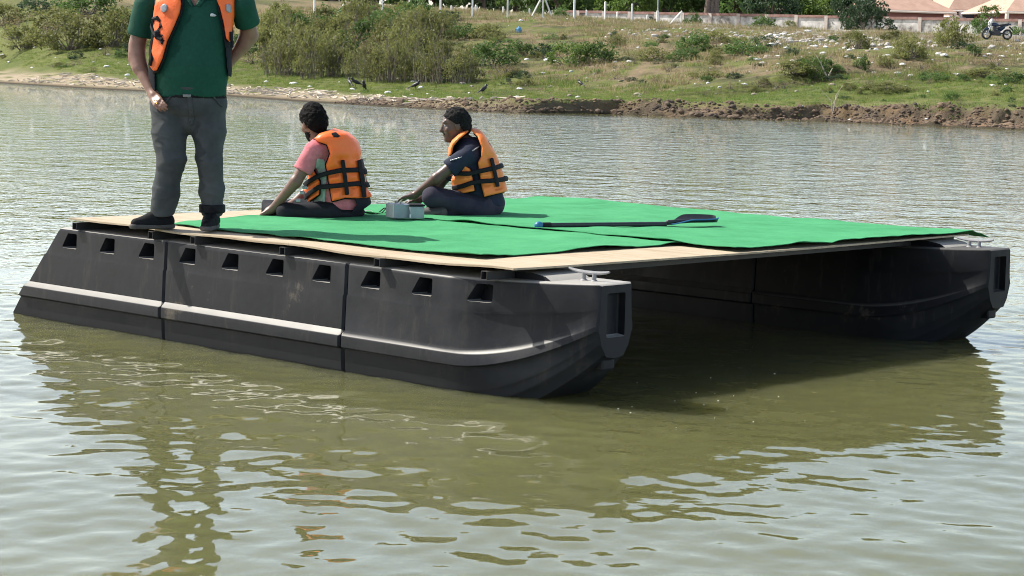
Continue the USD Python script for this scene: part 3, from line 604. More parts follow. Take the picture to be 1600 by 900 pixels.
def hand(F, wrist, knuckles, side, palm, length=0.10, curl=0.6, thumb=(1, 0), spread=0.02, curls=None):
    """Palm and five fingers: knuckles = middle of the knuckle row, side = unit vector towards the little finger, palm = palm normal."""
    w, kn, sd, pn = map(lambda a: np.asarray(a, float), (wrist, knuckles, side, palm)); fw = unit(kn - w)
    F.limb(w, w + fw * 0.03, 0.027, 0.030, 0.02)
    for o in (-0.028, -0.010, 0.010, 0.028): F.limb(w + fw * 0.025 + sd * o * 0.7, kn + sd * o, 0.017, 0.0135, 0.012)
    for i, (o, L, r) in enumerate(((-0.030, 0.072, 0.0095), (-0.010, 0.082, 0.0098), (0.010, 0.076, 0.0095), (0.029, 0.058, 0.0082))):
        p, d, c = kn + sd * o, fw.copy(), (curls or [curl] * 4)[i]
        for sgm, fr in enumerate((0.46, 0.30, 0.24)):
            a = c * (0.55 if sgm == 0 else 0.75); d = unit(d * math.cos(a) + unit(pn - d * (pn @ d)) * math.sin(a) + sd * o * spread * 6)
            e = p + d * L * fr; F.limb(p, e, r, r * 0.93, 0.004); p, r = e, r * 0.93
    tb = w + fw * 0.025 - sd * 0.026; t1 = tb + unit(fw * 0.7 - sd * 0.75 + pn * 0.25) * 0.038; t2 = t1 + unit(fw - sd * 0.15 + pn * 0.35) * 0.03; t3 = t2 + unit(fw + pn * 0.4) * 0.024
    F.limb(w + fw * 0.012 - sd * 0.012, tb, 0.018, 0.015, 0.012); F.limb(tb, t1, 0.0145, 0.0115, 0.008); F.limb(t1, t2, 0.0115, 0.0105, 0.004); F.limb(t2, t3, 0.0105, 0.0085, 0.004)
def patch_mesh(T, lo, h, pg, inner, outer, k=0.01, extra=None):
    """Mesh of the layer between two distances from a torso, cut out along a polygon of (x, z) points; extra: a field that must be negative too."""
    pg = np.asarray(pg, float); i0 = np.clip(((pg.min(0) - 0.03 - lo[[0, 2]]) / h).astype(int), 0, None); i1 = ((pg.max(0) + 0.03 - lo[[0, 2]]) / h).astype(int) + 2
    w = (slice(i0[0], i1[0]), slice(None), slice(i0[1], i1[1])); t = T[w]
    X, Z = np.meshgrid(lo[0] + h * (np.arange(t.shape[0]) + i0[0]), lo[2] + h * (np.arange(t.shape[2]) + i0[1]), indexing='ij')
    d = smax(smax(t - outer, inner - t, k), poly2d(pg, X, Z)[:, None, :], k)
    if extra is not None: d = smax(d, extra[w], k)
    return surface_nets(d, np.array([lo[0] + i0[0] * h, lo[1], lo[2] + i0[1] * h]), h)

# ---- the standing man
YM = 14.36
def M(px, py, dy=0.0): return at(px, py, YM + dy)
def xz(pts, Y): return np.array([at(x, y, Y)[[0, 2]] for x, y in pts])
O1 = raft_w(1.18, 0.12)
man = thing('person', 'standing person in green polo shirt and open orange life vest, hand at pocket', 'person', O1)
lo, hi = M(185, 372, -0.42), M(412, -80, 0.42)
lo, hi = np.minimum(lo, hi) - 0.02, np.maximum(lo, hi) + 0.02
LEG = dict(hr=M(266, 172, 0.0), hl=M(322, 172, 0.0), kr=M(267, 252, -0.05), kl=M(328, 252, -0.05), ar=M(253, 334, 0.03), al=M(331, 336, 0.02))
SH = dict(r=M(229, 8, 0.02), l=M(379, 8, 0.03)); EL = dict(r=M(210, 88, 0.05), l=M(391, 56, 0.14)); WR = dict(r=M(238, 146, -0.11), l=M(357, 100, 0.12))
def torso1(F, g=0.0):
    F.ball(M(296, 108, -0.03), np.array([0.252, 0.185, 0.27]) + g, 0.0); F.ball(M(300, 50, 0.0), np.array([0.248, 0.15, 0.23]) + g, 0.09)
    F.ball(M(303, 8, 0.01), np.array([0.235, 0.10, 0.085]) + g, 0.07); F.ball(M(295, 158, 0.0), np.array([0.243, 0.16, 0.14]) + g, 0.08); return F
B = torso1(Field(lo, hi, 0.006))
for s in 'rl':
    B.limb(LEG['h' + s], LEG['k' + s], 0.105, 0.07, 0.04).limb(LEG['k' + s], LEG['a' + s], 0.068, 0.045, 0.03)
    B.limb(SH[s], EL[s], 0.066, 0.050, 0.05).limb(EL[s], WR[s], 0.052, 0.031, 0.025).limb(EL[s] * 0.75 + SH[s] * 0.25, EL[s] * 0.7 + WR[s] * 0.3, 0.046, 0.048, 0.03)
B.limb(M(303, -4, 0.01), M(303, -32, -0.02), 0.070, 0.062, 0.05)
q1, R1, k1 = head(B, M(303, -52, -0.03), (0.12, -1, -0.06), (0, 0, 1))
hand(B, WR['r'], M(247, 160, -0.20), unit([-0.6, -0.35, -0.72]), unit([0.55, 0.5, -0.4]), curls=[0.25, 0.5, 0.7, 0.8])
hand(B, WR['l'], M(342, 112, 0.13), unit([0.2, 0.3, -0.9]), unit([-0.4, 0.8, 0.1]), curl=0.5)
for s, f in (('r', (-0.86, -0.5, 0)), ('l', (-0.05, -1, 0))):
    B.limb(LEG['a' + s] + [0, 0, -0.03], LEG['a' + s] + unit(f) * 0.10 + [0, 0, -0.075], 0.034, 0.022, 0.02)
body1 = obj('body', B.surface(), skin_mat, man, True, O1)
eyes(q1, k1, man, O1)
obj('hair', hair(q1(0, 0, 0) - 0.2, q1(0, 0, 0) + 0.2, q1, R1, k1, lambda L: -0.012 + 0.9 * L[..., 0] - L[..., 2], 3), hair_mat, man, True, O1)
# polo shirt: torso and short sleeves, hem, V at the neck
T1 = torso1(Field(lo, hi, 0.007)); P1 = T1.points(); torso_d = T1.d.copy()
S_ = torso1(Field(lo, hi, 0.007), 0.012)
for s, cut in (('r', 0.62), ('l', 0.66)):
    e = SH[s] + (EL[s] - SH[s]) * cut; S_.limb(SH[s], e, 0.084, 0.083, 0.05)
d = S_.d + folds(P1, 0.008, 5.5, 5, (1, 1, 0.5)) + folds(P1, 0.004, 14, 6)
hem = M(290, 147)[2]; d = smax(d, hem - 0.014 + 0.02 * (P1[..., 0] - M(290, 0)[0]) - P1[..., 2] + 0.006 * np.sin(P1[..., 0] * 22), 0.01)
for s, cut in (('r', 0.60), ('l', 0.63)):
    ax = unit(EL[s] - SH[s]); far = (P1 - SH[s]) @ ax - np.linalg.norm(EL[s] - SH[s]) * cut
    arm = np.abs(P1[..., 0] - M(300, 0)[0]) > 0.27
    d = np.where(arm, smax(d, far, 0.01), d)
neck = poly2d(xz([(288, -14), (318, -14), (312, -5), (304, 10), (295, -4)], YM - 0.12), P1[..., 0], P1[..., 2])
d = np.where(P1[..., 1] < YM, smax(d, -neck, 0.004), d); d = smax(d, P1[..., 2] - M(303, -14)[2], 0.01)
shirt = obj('polo_shirt', surface_nets(np.maximum(d, -(S_.d + 0.03)) if False else d, T1.lo, 0.007), polo_mat, man, True, O1)
S1d = d
for sg, xs in ((-1, (292, 303, 305, 296)), (1, (318, 305, 307, 315))):     # collar wings
    pg = xz([(xs[0], -16), (xs[1] + sg * 1, 9), (xs[2] + sg * 5, 12), (xs[3] + sg * 10, -8)], YM - 0.12)
    cd = smax(smax(S1d - 0.012, -S1d + 0.002, 0.004), poly2d(pg, P1[..., 0], P1[..., 2]), 0.004)
    cd = np.where(P1[..., 1] < YM - 0.02, cd, 1.0); obj('collar', surface_nets(cd, T1.lo, 0.007), polo_mat, shirt, True, O1)
pg = xz([(327, 22), (330, 20), (334, 22), (337, 24), (334, 25.5), (328, 25)], YM - 0.15)
cd = np.where(P1[..., 1] < YM - 0.02, smax(smax(S1d - 0.009, -S1d + 0.0, 0.002), poly2d(pg, P1[..., 0], P1[..., 2]) - 0.002, 0.002), 1.0)
obj('chest_emblem', surface_nets(cd, T1.lo, 0.007), white_mat, shirt, True, O1)
# trousers
Tr = Field(lo, [hi[0], hi[1], M(300, 118)[2]], 0.007)
Tr.ball(M(295, 160, 0.0), np.array([0.260, 0.178, 0.125]), 0.0).ball(M(296, 190, 0.0), np.array([0.10, 0.125, 0.085]), 0.02).ball(M(296, 108, -0.03), np.array([0.252, 0.185, 0.27]) + 0.010, 0.04)
mid = lambda a, b, t: a * (1 - t) + b * t
Tr.limb(LEG['hr'], M(265, 205, -0.02), 0.130, 0.116, 0.015).limb(M(265, 205, -0.02), LEG['kr'], 0.116, 0.094, 0.02).limb(LEG['kr'], M(259, 295, -0.01), 0.094, 0.086, 0.02).limb(M(259, 295, -0.01), M(254, 336, 0.02), 0.085, 0.076, 0.02)
Tr.limb(LEG['hl'], M(326, 205, -0.02), 0.126, 0.108, 0.015).limb(M(326, 205, -0.02), LEG['kl'], 0.108, 0.085, 0.02).limb(LEG['kl'], M(331, 295, -0.01), 0.084, 0.077, 0.02).limb(M(331, 295, -0.01), M(331, 330, 0.02), 0.076, 0.070, 0.03)
P = Tr.points(); zz = P[..., 2]
knee = np.exp(-((zz - LEG['kr'][2]) / 0.10) ** 2) + 1.2 * np.exp(-((zz - M(295, 312)[2]) / 0.10) ** 2)
Pd = np.stack([P[..., 0] * 0.5 + 0.55 * zz, P[..., 1] * 0.5, zz - 0.25 * P[..., 0]], -1); Pe = np.stack([P[..., 0] * 0.5 - 0.6 * zz, P[..., 1] * 0.5, zz + 0.2 * P[..., 0]], -1)
crotch = np.exp(-((zz - M(295, 195)[2]) / 0.12) ** 2)
d = Tr.d + folds(P, 0.004, 5, 9, (1.0, 1, 1.2)) + (0.35 + knee) * creases(Pd, 0.0065, 7, 10, (1, 1, 1)) + (0.25 + 0.7 * knee + crotch) * creases(Pe, 0.0065, 8, 14, (1, 1, 1)) + folds(P, 0.0015, 25, 13)
d = smax(d, M(290, 337)[2] + 0.25 * (P[..., 1] - YM) - zz, 0.01); d = smax(d, zz - M(295, 134)[2], 0.01)
tr = obj('trousers', surface_nets(d, Tr.lo, 0.007), trouser_mat, man, True, O1)
front = P[..., 1] < YM - 0.05
def on_tr(pg, out=0.006): return patch_mesh(d, Tr.lo, 0.007, pg, -0.002, out, 0.003, np.where(front, -1.0, 1.0))
obj('fly_flap', on_tr(band(xz([(297, 150), (299, 180), (296, 196)], YM - 0.16), 0.018)), trouser_mat, tr, True, O1)
obj('belt', surface_nets(smax(smax(d - 0.006, -d, 0.004), np.abs(zz - M(290, 149)[2]) - 0.014, 0.004), Tr.lo, 0.007), web_mat, tr, True, O1)
obj('belt_buckle', on_tr(xz([(286, 147), (300, 147), (299, 152), (287, 152)], YM - 0.17), 0.012), alu_mat, tr, True, O1)
obj('pocket_edge', on_tr(band(xz([(243, 172), (258, 160), (268, 150)], YM - 0.15), 0.006), 0.012), trouser_mat, tr, True, O1)
obj('pocket_edge', on_tr(band(xz([(346, 168), (338, 158), (332, 150)], YM - 0.15), 0.006), 0.009), trouser_mat, tr, True, O1)
obj('ankle_strap', surface_nets(np.where(P[..., 0] > M(300, 0)[0], smax(smax(d - 0.016, -d + 0.0, 0.004), np.abs(zz - M(331, 326)[2]) - 0.030, 0.006), 1.0), Tr.lo, 0.007), web_mat, tr, True, O1)
# shoes
for s, f, o in (('r', (-0.90, -0.42, 0), 0.0), ('l', (-0.06, -1, 0), 0.008)):
    f = unit(f); a = LEG['a' + s].copy(); z0 = DECK + 0.004 + o; heel = np.array([a[0], a[1], z0]) - f * 0.045; toe = heel + f * 0.235
    K = Field(np.minimum(heel, toe) - 0.12, np.maximum(heel, toe) + [0.12, 0.12, 0.2], 0.005)
    up = np.array([0, 0, 1.0])
    K.limb(heel + up * 0.05, heel + f * 0.10 + up * 0.046, 0.044, 0.047, 0.02).limb(heel + f * 0.1 + up * 0.045, toe - f * 0.01 + up * 0.036, 0.048, 0.036, 0.03)
    K.limb(heel + f * 0.03 + up * 0.06, heel + f * 0.035 + up * 0.150, 0.048, 0.050, 0.03).limb(heel + f * 0.05 + up * 0.115, heel + f * 0.165 + up * 0.05, 0.044, 0.036, 0.03)
    Pk = K.points(); dk = smax(K.d + folds(Pk, 0.002, 40, 3), z0 + 0.022 - Pk[..., 2], 0.006); dk = smax(dk, Pk[..., 2] - z0 - 0.150, 0.008)
    sh_ = obj('shoe', surface_nets(dk, K.lo, 0.005), shoe_mat, man, True, O1)
    K2 = Field(K.lo, K.lo + K.n * K.h, 0.005); K2.limb(heel + up * 0.02, heel + f * 0.1 + up * 0.02, 0.047, 0.050, 0.01).limb(heel + f * 0.1 + up * 0.02, toe - f * 0.008 + up * 0.02, 0.050, 0.043, 0.01)
    dk = smax(K2.d, np.abs(K2.points()[..., 2] - z0 - 0.016) - 0.016, 0.006); obj('sole', surface_nets(dk, K2.lo, 0.005), sole_mat, sh_, True, O1)
    lace = [tube([heel + f * (0.10 + 0.022 * j) + up * (0.098 - 0.013 * j) + np.cross(up, f) * sd * 0.03 for sd in (-1, 0, 1)] if False else [heel + f * (0.095 + 0.022 * j) + up * (0.103 - 0.0135 * j + (0.006 if sd == 0 else -0.004)) + np.cross(up, f) * sd * 0.028 for sd in (-1, 0, 1)], 0.0035, 5) for j in range(4)]
    obj('laces', cat(lace), sole_mat, sh_, True, O1)
# open life vest: two front panels, the back, black binding and straps
Td = torso_d; X1, Y1, Z1 = P1[..., 0], P1[..., 1], P1[..., 2]
frontm = np.where(Y1 < YM - 0.0, -1.0, 1.0) * 0.03 + (Y1 - YM) * 0.2
PR = xz([(243, -22), (276, -22), (283, 6), (281, 20), (272, 44), (263, 64), (256, 92), (247, 110), (241, 111), (234, 103), (235, 84), (238, 60), (236, 30), (240, 4)], YM - 0.16)
PL = xz([(338, -22), (362, -22), (363, 6), (361, 30), (359, 52), (357, 66), (352, 60), (348, 36), (342, 12), (337, 0)], YM - 0.16)
PLL = xz([(336, -20), (364, -20), (364, 30), (361, 70), (364, 100), (369, 128), (362, 124), (355, 118), (352, 80), (346, 40), (338, 8)], YM - 0.12)
PRb = np.array(Polygon(PR).buffer(0.016).exterior.coords)[:-1]
back_pg = xz([(240, -20), (358, -20), (360, 60), (358, 112), (244, 108), (242, 60)], YM + 0.15)
lumps = folds(P1, 0.010, 8, 31)
vest = None
Tl = Td + lumps
vest = obj('life_vest', patch_mesh(Tl, T1.lo, 0.007, PR, 0.024, 0.062, 0.014, frontm), orange_mat, man, True, O1)
obj('vest_panel', patch_mesh(Tl, T1.lo, 0.007, PL, 0.026, 0.060, 0.014, frontm), orange_mat, vest, True, O1)
obj('vest_panel', patch_mesh(Tl, T1.lo, 0.007, back_pg, 0.022, 0.062, 0.014, -frontm), orange_mat, vest, True, O1)
obj('binding', patch_mesh(Td, T1.lo, 0.007, PRb, 0.016, 0.040, 0.006, frontm), web_mat, vest, True, O1)
obj('lining', patch_mesh(Td, T1.lo, 0.007, PLL, 0.014, 0.034, 0.006, frontm), black_cloth, vest, True, O1)
side_pg = xz([(232, 62), (245, 80), (245, 142), (238, 146), (231, 130)], YM - 0.1)
obj('lining', patch_mesh(Td, T1.lo, 0.007, side_pg, 0.012, 0.030, 0.006, frontm), black_cloth, vest, True, O1)
obj('badge', patch_mesh(Tl, T1.lo, 0.007, xz([(250, 10), (256, 5), (262, 8), (261, 17), (256, 20), (251, 17)], YM - 0.16), 0.05, 0.070, 0.004, frontm), badge_mat, vest, True, O1)
obj('badge', patch_mesh(Tl, T1.lo, 0.007, xz([(351, 6), (358, 6), (359, 19), (355, 20), (352, 17)], YM - 0.16), 0.05, 0.068, 0.004, frontm), badge_mat, vest, True, O1)
def vest_pt(px, py, out=0.07):
    """A point lying on the vest's front seen at (px, py)."""
    ys = np.arange(YM - 0.5, YM + 0.1, 0.01); pp = np.array([at(px, py, y) for y in ys]); ii = np.clip(((pp - T1.lo) / 0.007).astype(int), 0, T1.n - 1)
    dd = Td[tuple(ii.T)]; hit = np.argmax(dd < out); return pp[hit]
stp = [[(240, 30), (246, 28), (251, 33), (252, 42), (247, 50), (240, 52)], [(241, 52), (246, 58), (254, 62)], [(243, 52), (238, 66), (236, 80), (237, 92), (235, 102)], [(247, 56), (255, 57), (256, 64), (252, 68)], [(240, 32), (238, 42), (241, 52)]]
obj('strap', cat([tube([vest_pt(x, y, 0.066) for x, y in l], [0.017] * len(l), 7) for l in stp]), web_mat, vest, 40, O1)
obj('strap', tube([vest_pt(x, y, 0.064) for x, y in [(360, 50), (361, 60), (363, 66), (362, 74)]], [0.011] * 4, 7), web_mat, vest, 40, O1)
obj('buckle', rbox((0.035, 0.03, 0.05), 0.008, vest_pt(246, 54, 0.075)), web_mat, vest, 40, O1)
kn = M(247, 160, -0.20)
obj('ring', tube([M(243, 159, -0.235) + np.array([0.012 * math.cos(a), 0.004, 0.012 * math.sin(a)]) for a in np.linspace(0, 2 * PI, 13)], 0.003, 5), gold_mat, man, True, O1)

# ---- the first seated man, seen from behind his left shoulder
Y2 = 15.82
def M2(px, py, dy=0.0): return at(px, py, Y2 + dy)
O2 = np.array([*M2(530, 335)[:2], DECK + 0.012])
p2 = thing('person', 'seated person in pink and grey t-shirt and orange life vest, back turned', 'person', O2)
lo, hi = np.minimum(M2(395, 350, -0.45), M2(395, 150, -0.45)), np.maximum(M2(600, 150, 0.5), M2(600, 350, 0.5))
S2 = dict(r=M2(540, 236, 0.20), l=M2(490, 236, -0.17)); E2 = dict(r=M2(492, 288, 0.28), l=M2(462, 284, -0.22)); W2 = dict(r=M2(455, 320, 0.16), l=M2(425, 327, -0.14))
def torso2(F, g=0.0):
    F.ball(M2(519, 250, 0.02), np.array([0.150, 0.185, 0.165]) + g, 0.0); F.ball(M2(515, 226, 0.02), np.array([0.135, 0.185, 0.075]) + g, 0.06)
    F.ball(M2(524, 286, 0.02), np.array([0.178, 0.180, 0.165]) + g, 0.08); F.ball(M2(532, 317, 0.02), np.array([0.185, 0.190, 0.10]) + g, 0.07); return F
B = torso2(Field(lo, hi, 0.006))
for s in 'rl': B.limb(S2[s], E2[s], 0.056, 0.043, 0.05).limb(E2[s], W2[s], 0.045, 0.028, 0.02)
B.limb(M2(506, 220, 0.0), M2(496, 205, 0.0), 0.062, 0.058, 0.04)
q2, R2, k2 = head(B, M2(490, 190, 0.0), (-0.54, 0.80, -0.28), (-0.15, 0, 1), 0.104)
hand(B, W2['l'], M2(411, 333.5, -0.13), unit([-0.1, -1, -0.1]), unit([-0.25, 0, -1]), curl=0.25)
hand(B, W2['r'], M2(441, 329, 0.12), unit([0, 0.8, -0.4]), unit([-0.2, 0.2, -1]), curl=0.5)
L2 = dict(hl=M2(515, 330, -0.13), hr=M2(520, 325, 0.14), kl=M2(446, 331, -0.16), kr=M2(414, 327, 0.22), al=M2(470, 334, 0.22), ar=M2(440, 334, -0.02))
for s in 'rl': B.limb(L2['h' + s], L2['k' + s], 0.075, 0.05, 0.03).limb(L2['k' + s], L2['a' + s], 0.05, 0.036, 0.03)
obj('body', B.surface(), tan_skin, p2, True, O2); eyes(q2, k2, p2, O2)
obj('hair', hair(q2(0, 0, 0) - 0.2, q2(0, 0, 0) + 0.2, q2, R2, k2, lambda L: -0.005 + 0.80 * L[..., 0] - L[..., 2] - 0.05 * sstep(-0.03, -0.07, L[..., 0]), 13, 0.010, 0.013), hair_mat, p2, True, O2)
H = Field(q2(0, 0, 0) - 0.2, q2(0, 0, 0) + 0.2, 0.005); H.ball(q2(0.030, 0, -0.055), np.array([0.078, 0.068, 0.085]), 0.0, R2).ball(q2(0.074, 0, -0.108), np.array([0.034, 0.038, 0.034]), 0.03, R2)
Pb = H.points(); Lb = (Pb - q2(0, 0, 0)) @ R2
db = smax(H.d + folds(Pb, 0.006, 70, 4), Lb[..., 2] + 0.035 - 0.25 * (Lb[..., 0] - 0.05).clip(-1, 0) - 0.35 * (0.02 - Lb[..., 0]).clip(0, 1), 0.01)
db = smax(db, 0.045 - np.hypot((Lb[..., 0] - 0.10) / 1.0, Lb[..., 1] / 1.0) * 0 - 0.06 - Lb[..., 0], 0.01)
obj('beard', surface_nets(db, H.lo, 0.005), hair_mat, p2, True, O2)
TT = torso2(Field(lo, hi, 0.007)); P = TT.points(); td = TT.d.copy(); X_, Y_, Z_ = P[..., 0], P[..., 1], P[..., 2]
Sx = torso2(Field(lo, hi, 0.007), 0.012)
for s, c in (('l', 0.68), ('r', 0.55)): Sx.limb(S2[s], S2[s] + (E2[s] - S2[s]) * c, 0.075, 0.070, 0.05)
d = Sx.d + folds(P, 0.010, 7, 15) + folds(P, 0.004, 18, 16)
arm = (X_ < M2(496, 250)[0]) & (Y_ < Y2 - 0.08)
ax = unit(E2['l'] - S2['l']); d = np.where(arm, smax(d, (P - S2['l']) @ ax - np.linalg.norm(E2['l'] - S2['l']) * 0.66, 0.01), d)
d = smax(d, M2(530, 334)[2] + 0.02 * np.sin(X_ * 30) - Z_, 0.01); d = smax(d, Z_ - M2(510, 209)[2] - 0.0, 0.02)
tee = obj('t_shirt', surface_nets(d, TT.lo, 0.007), pink_mat, p2, True, O2)
def on2(pg, out=0.007): return patch_mesh(d, TT.lo, 0.007, xz(pg, Y2 - 0.15), -0.002, out, 0.003, np.where(Y_ < Y2 + 0.05, -1.0, 1.0))
obj('side_panel', on2([(497, 246), (507, 249), (512, 262), (511, 280), (509, 300), (508, 322), (500, 322), (487, 316), (498, 300), (501, 286), (494, 262)]), grey_tee, tee, True, O2)
Tq = Field(lo, [hi[0], hi[1], M2(530, 296)[2]], 0.007)
Tq.ball(M2(532, 331, 0.02), np.array([0.19, 0.205, 0.062]), 0)
for s in 'rl': Tq.limb(L2['h' + s], L2['k' + s], 0.080, 0.064, 0.05).limb(L2['k' + s], L2['a' + s], 0.064, 0.048, 0.04)
Pq = Tq.points(); dq = Tq.d + folds(Pq, 0.010, 9, 19); dq = smax(dq, DECK + 0.010 - Pq[..., 2], 0.01)
obj('trousers', surface_nets(dq, Tq.lo, 0.007), black_cloth, p2, True, O2)
for s in 'rl':
    a = L2['a' + s]; f = unit([-0.7, 0.6 if s == 'l' else -0.5, 0]); Kf = Field(a - 0.2, a + 0.2, 0.006); Kf.limb(a + [0, 0, 0.0], a + f * 0.14 + [0, 0, -0.015], 0.045, 0.036, 0.03)
    obj('shoe', surface_nets(smax(Kf.d, DECK + 0.012 - Kf.points()[..., 2], 0.006), Kf.lo, 0.006), shoe_mat, p2, True, O2)
def vest_parts(person, org, lo_, td_, P_, Yc, panels, bands, uprights, fabric, seed, collar=None):
    X_, Z_ = P_[..., 0], P_[..., 2]; lump = folds(P_, 0.008, 9, seed); v = None; seams = 0
    gx_, gz_ = X_[:, 0, :], Z_[:, 0, :]; sd = np.min([poly2d(band(xz(l, Yc - 0.12), 0.016), gx_, gz_) for l in list(bands) + list(uprights)], axis=0)
    tl = td_ + lump; yy = P_[..., 1]; pinch = (0.016 * np.exp(-(np.maximum(sd, 0) / 0.028) ** 2))[:, None, :]
    for pg, rng_ in panels:
        ex = {'near': yy - Yc, 'far': Yc - yy, 'all': None}[rng_]; pz = xz(pg, Yc - 0.12)
        m = patch_mesh(tl + pinch, lo_, 0.007, pz, 0.020, 0.070, 0.022, ex)
        if v is None: v = obj('life_vest', m, fabric, person, True, org)
        else: obj('vest_panel', m, fabric, v, True, org)
        pgb = np.array(Polygon(pz).buffer(0.010).exterior.coords)[:-1]
        obj('binding', patch_mesh(td_, lo_, 0.007, pgb, 0.014, 0.034, 0.006, ex), web_mat, v, True, org)
    for i, (ln, w, o) in enumerate([(b, 3.6, 0.072) for b in bands] + [(b, 3.0, 0.0755) for b in uprights]):
        obj('strap', patch_mesh(tl, lo_, 0.007, band(xz(ln, Yc - 0.12), w * 0.0049), 0.050, o, 0.004, yy - Yc - 0.12), web_mat, v, True, org)
    return v
BACK2 = [(492, 216), (500, 208), (518, 202), (541, 208), (559, 222), (568, 239), (573, 254), (577, 280), (583, 310), (560, 309), (540, 308), (521, 313), (517, 292), (511, 257), (518, 239), (513, 225), (500, 221)]
FRONT2 = [(482, 272), (491, 265.5), (501, 283), (500, 303), (480, 317), (459, 330), (463, 312), (476, 290)]
v2 = vest_parts(p2, O2, TT.lo, td, P, Y2 + 0.02, [(BACK2, 'all'), (FRONT2, 'near')],
    [[(474, 290), (483, 283), (499, 274), (514, 269), (534, 265), (561, 265), (582, 274)], [(463, 319), (483, 302), (500, 291), (523, 289), (559, 286), (586, 293)]],
    [[(537, 249), (541, 276), (544.5, 303)], [(561.5, 250), (566, 278), (570, 308)]], orange_mat, 51)
pgf = xz([(556, 306), (585, 309), (587, 314), (551, 338), (549, 333), (560, 318)], Y2)
obj('lining', patch_mesh(td, TT.lo, 0.007, pgf, 0.018, 0.045, 0.006), black_cloth, v2, True, O2)
obj('collar_patch', patch_mesh(td + folds(P, 0.008, 9, 51), TT.lo, 0.007, xz([(520, 206), (528, 205), (537, 212), (531, 215), (524, 213)], Y2), 0.05, 0.071, 0.004, np.where(Y_ < Y2 + 0.1, -1.0, 1.0)), web_mat, v2, True, O2)
for x, y in ((476, 293), (472, 301), (466, 313)): obj('buckle', rbox((0.035, 0.02, 0.025), 0.006, M2(x, y, -0.20)), badge_mat, v2, 40, O2)

# ---- the second seated man, in profile, a hand on the boxes
Y3 = 16.30
def M3(px, py, dy=0.0): return at(px, py, Y3 + dy)
O3 = np.array([*M3(750, 337)[:2], DECK + 0.02])
p3 = thing('person', 'seated person in navy t-shirt and orange life vest reaching for grey boxes', 'person', O3)
a_, b_ = M3(605, 355, -0.5), M3(805, 155, 0.5)
c_, d_ = M3(605, 155, 0.5), M3(805, 355, -0.5)
lo, hi = np.minimum.reduce([a_, b_, c_, d_]), np.maximum.reduce([a_, b_, c_, d_])
S3 = dict(l=M3(730, 242, -0.17), r=M3(724, 244, 0.19)); E3 = dict(l=M3(682, 279, -0.20), r=M3(686, 288, 0.22)); W3 = dict(l=M3(648, 305, -0.10), r=M3(655, 312, 0.12))
def torso3(F, g=0.0):
    F.ball(M3(739, 252, 0.01), np.array([0.135, 0.180, 0.165]) + g, 0.0); F.ball(M3(733, 232, 0.01), np.array([0.105, 0.180, 0.075]) + g, 0.06)
    F.ball(M3(747, 288, 0.01), np.array([0.165, 0.175, 0.16]) + g, 0.08); F.ball(M3(753, 317, 0.01), np.array([0.165, 0.195, 0.105]) + g, 0.07); return F
B = torso3(Field(lo, hi, 0.006))
for s in 'rl': B.limb(S3[s], E3[s], 0.055, 0.043, 0.05).limb(E3[s], W3[s], 0.044, 0.027, 0.02)
B.limb(M3(730, 228, 0.0), M3(719, 211, 0.0), 0.060, 0.055, 0.04)
q3_, R3, k3 = head(B, M3(712.5, 195, -0.01), (-0.985, -0.12, -0.10), (-0.10, 0, 1), 0.101)
hand(B, W3['l'], M3(629, 309, -0.10), unit([0.1, -1, 0.1]), unit([-0.35, 0, -1]), curls=[0.55, 0.65, 0.6, 0.5])
hand(B, W3['r'], M3(640, 315, 0.10), unit([0, 0.9, -0.2]), unit([-0.3, 0, -1]), curl=0.5)
L3 = dict(hl=M3(752, 322, -0.12), hr=M3(752, 322, 0.14), kl=M3(676, 308, -0.20), kr=M3(682, 326, 0.28), al=M3(690, 334, 0.06), ar=M3(700, 335, -0.14))
for s in 'rl': B.limb(L3['h' + s], L3['k' + s], 0.075, 0.05, 0.03).limb(L3['k' + s], L3['a' + s], 0.05, 0.036, 0.03)
obj('body', B.surface(), dark_skin, p3, True, O3); eyes(q3_, k3, p3, O3)
hr = obj('hair', hair(q3_(0, 0, 0) - 0.2, q3_(0, 0, 0) + 0.2, q3_, R3, k3, lambda L: np.maximum(0.000 + 0.80 * L[..., 0] - L[..., 2] - 0.03 * sstep(-0.03, -0.07, L[..., 0]), -0.1 + 0 * L[..., 0]), 23, 0.011, 0.010), grey_hair, p3, True, O3)
obj('moustache', tube([q3_(0.098, b, -0.052 - 0.012 * abs(b) / 0.03) for b in np.linspace(-0.03, 0.03, 7)], [0.004, 0.007, 0.008, 0.008, 0.008, 0.007, 0.004], 6), hair_mat, p3, True, O3)
for sg in (-1, 1): obj('eyebrow', tube([q3_(0.096 - 0.25 * abs(b - 0.02), sg * b, 0.030 + 0.1 * b) for b in np.linspace(0.008, 0.052, 5)], 0.005, 5), hair_mat, p3, True, O3)
TT = torso3(Field(lo, hi, 0.007)); P = TT.points(); td = TT.d.copy(); X_, Y_, Z_ = P[..., 0], P[..., 1], P[..., 2]
Sx = torso3(Field(lo, hi, 0.007), 0.012)
for s, c in (('l', 0.62), ('r', 0.55)): Sx.limb(S3[s], S3[s] + (E3[s] - S3[s]) * c, 0.076, 0.072, 0.05)
d = Sx.d + folds(P, 0.009, 7, 25) + folds(P, 0.004, 18, 26)
arm = (X_ < M3(716, 250)[0]) & (Z_ > M3(720, 275)[2])
for s, c in (('l', 0.60), ('r', 0.55)):
    ax = unit(E3[s] - S3[s]); m = arm & ((Y_ < Y3) if s == 'l' else (Y_ >= Y3))
    d = np.where(m, smax(d, (P - S3[s]) @ ax - np.linalg.norm(E3[s] - S3[s]) * c, 0.01), d)
d = smax(d, M3(750, 322)[2] + 0.02 * np.sin(X_ * 30) - Z_, 0.01); d = smax(d, Z_ - M3(730, 213)[2], 0.02)
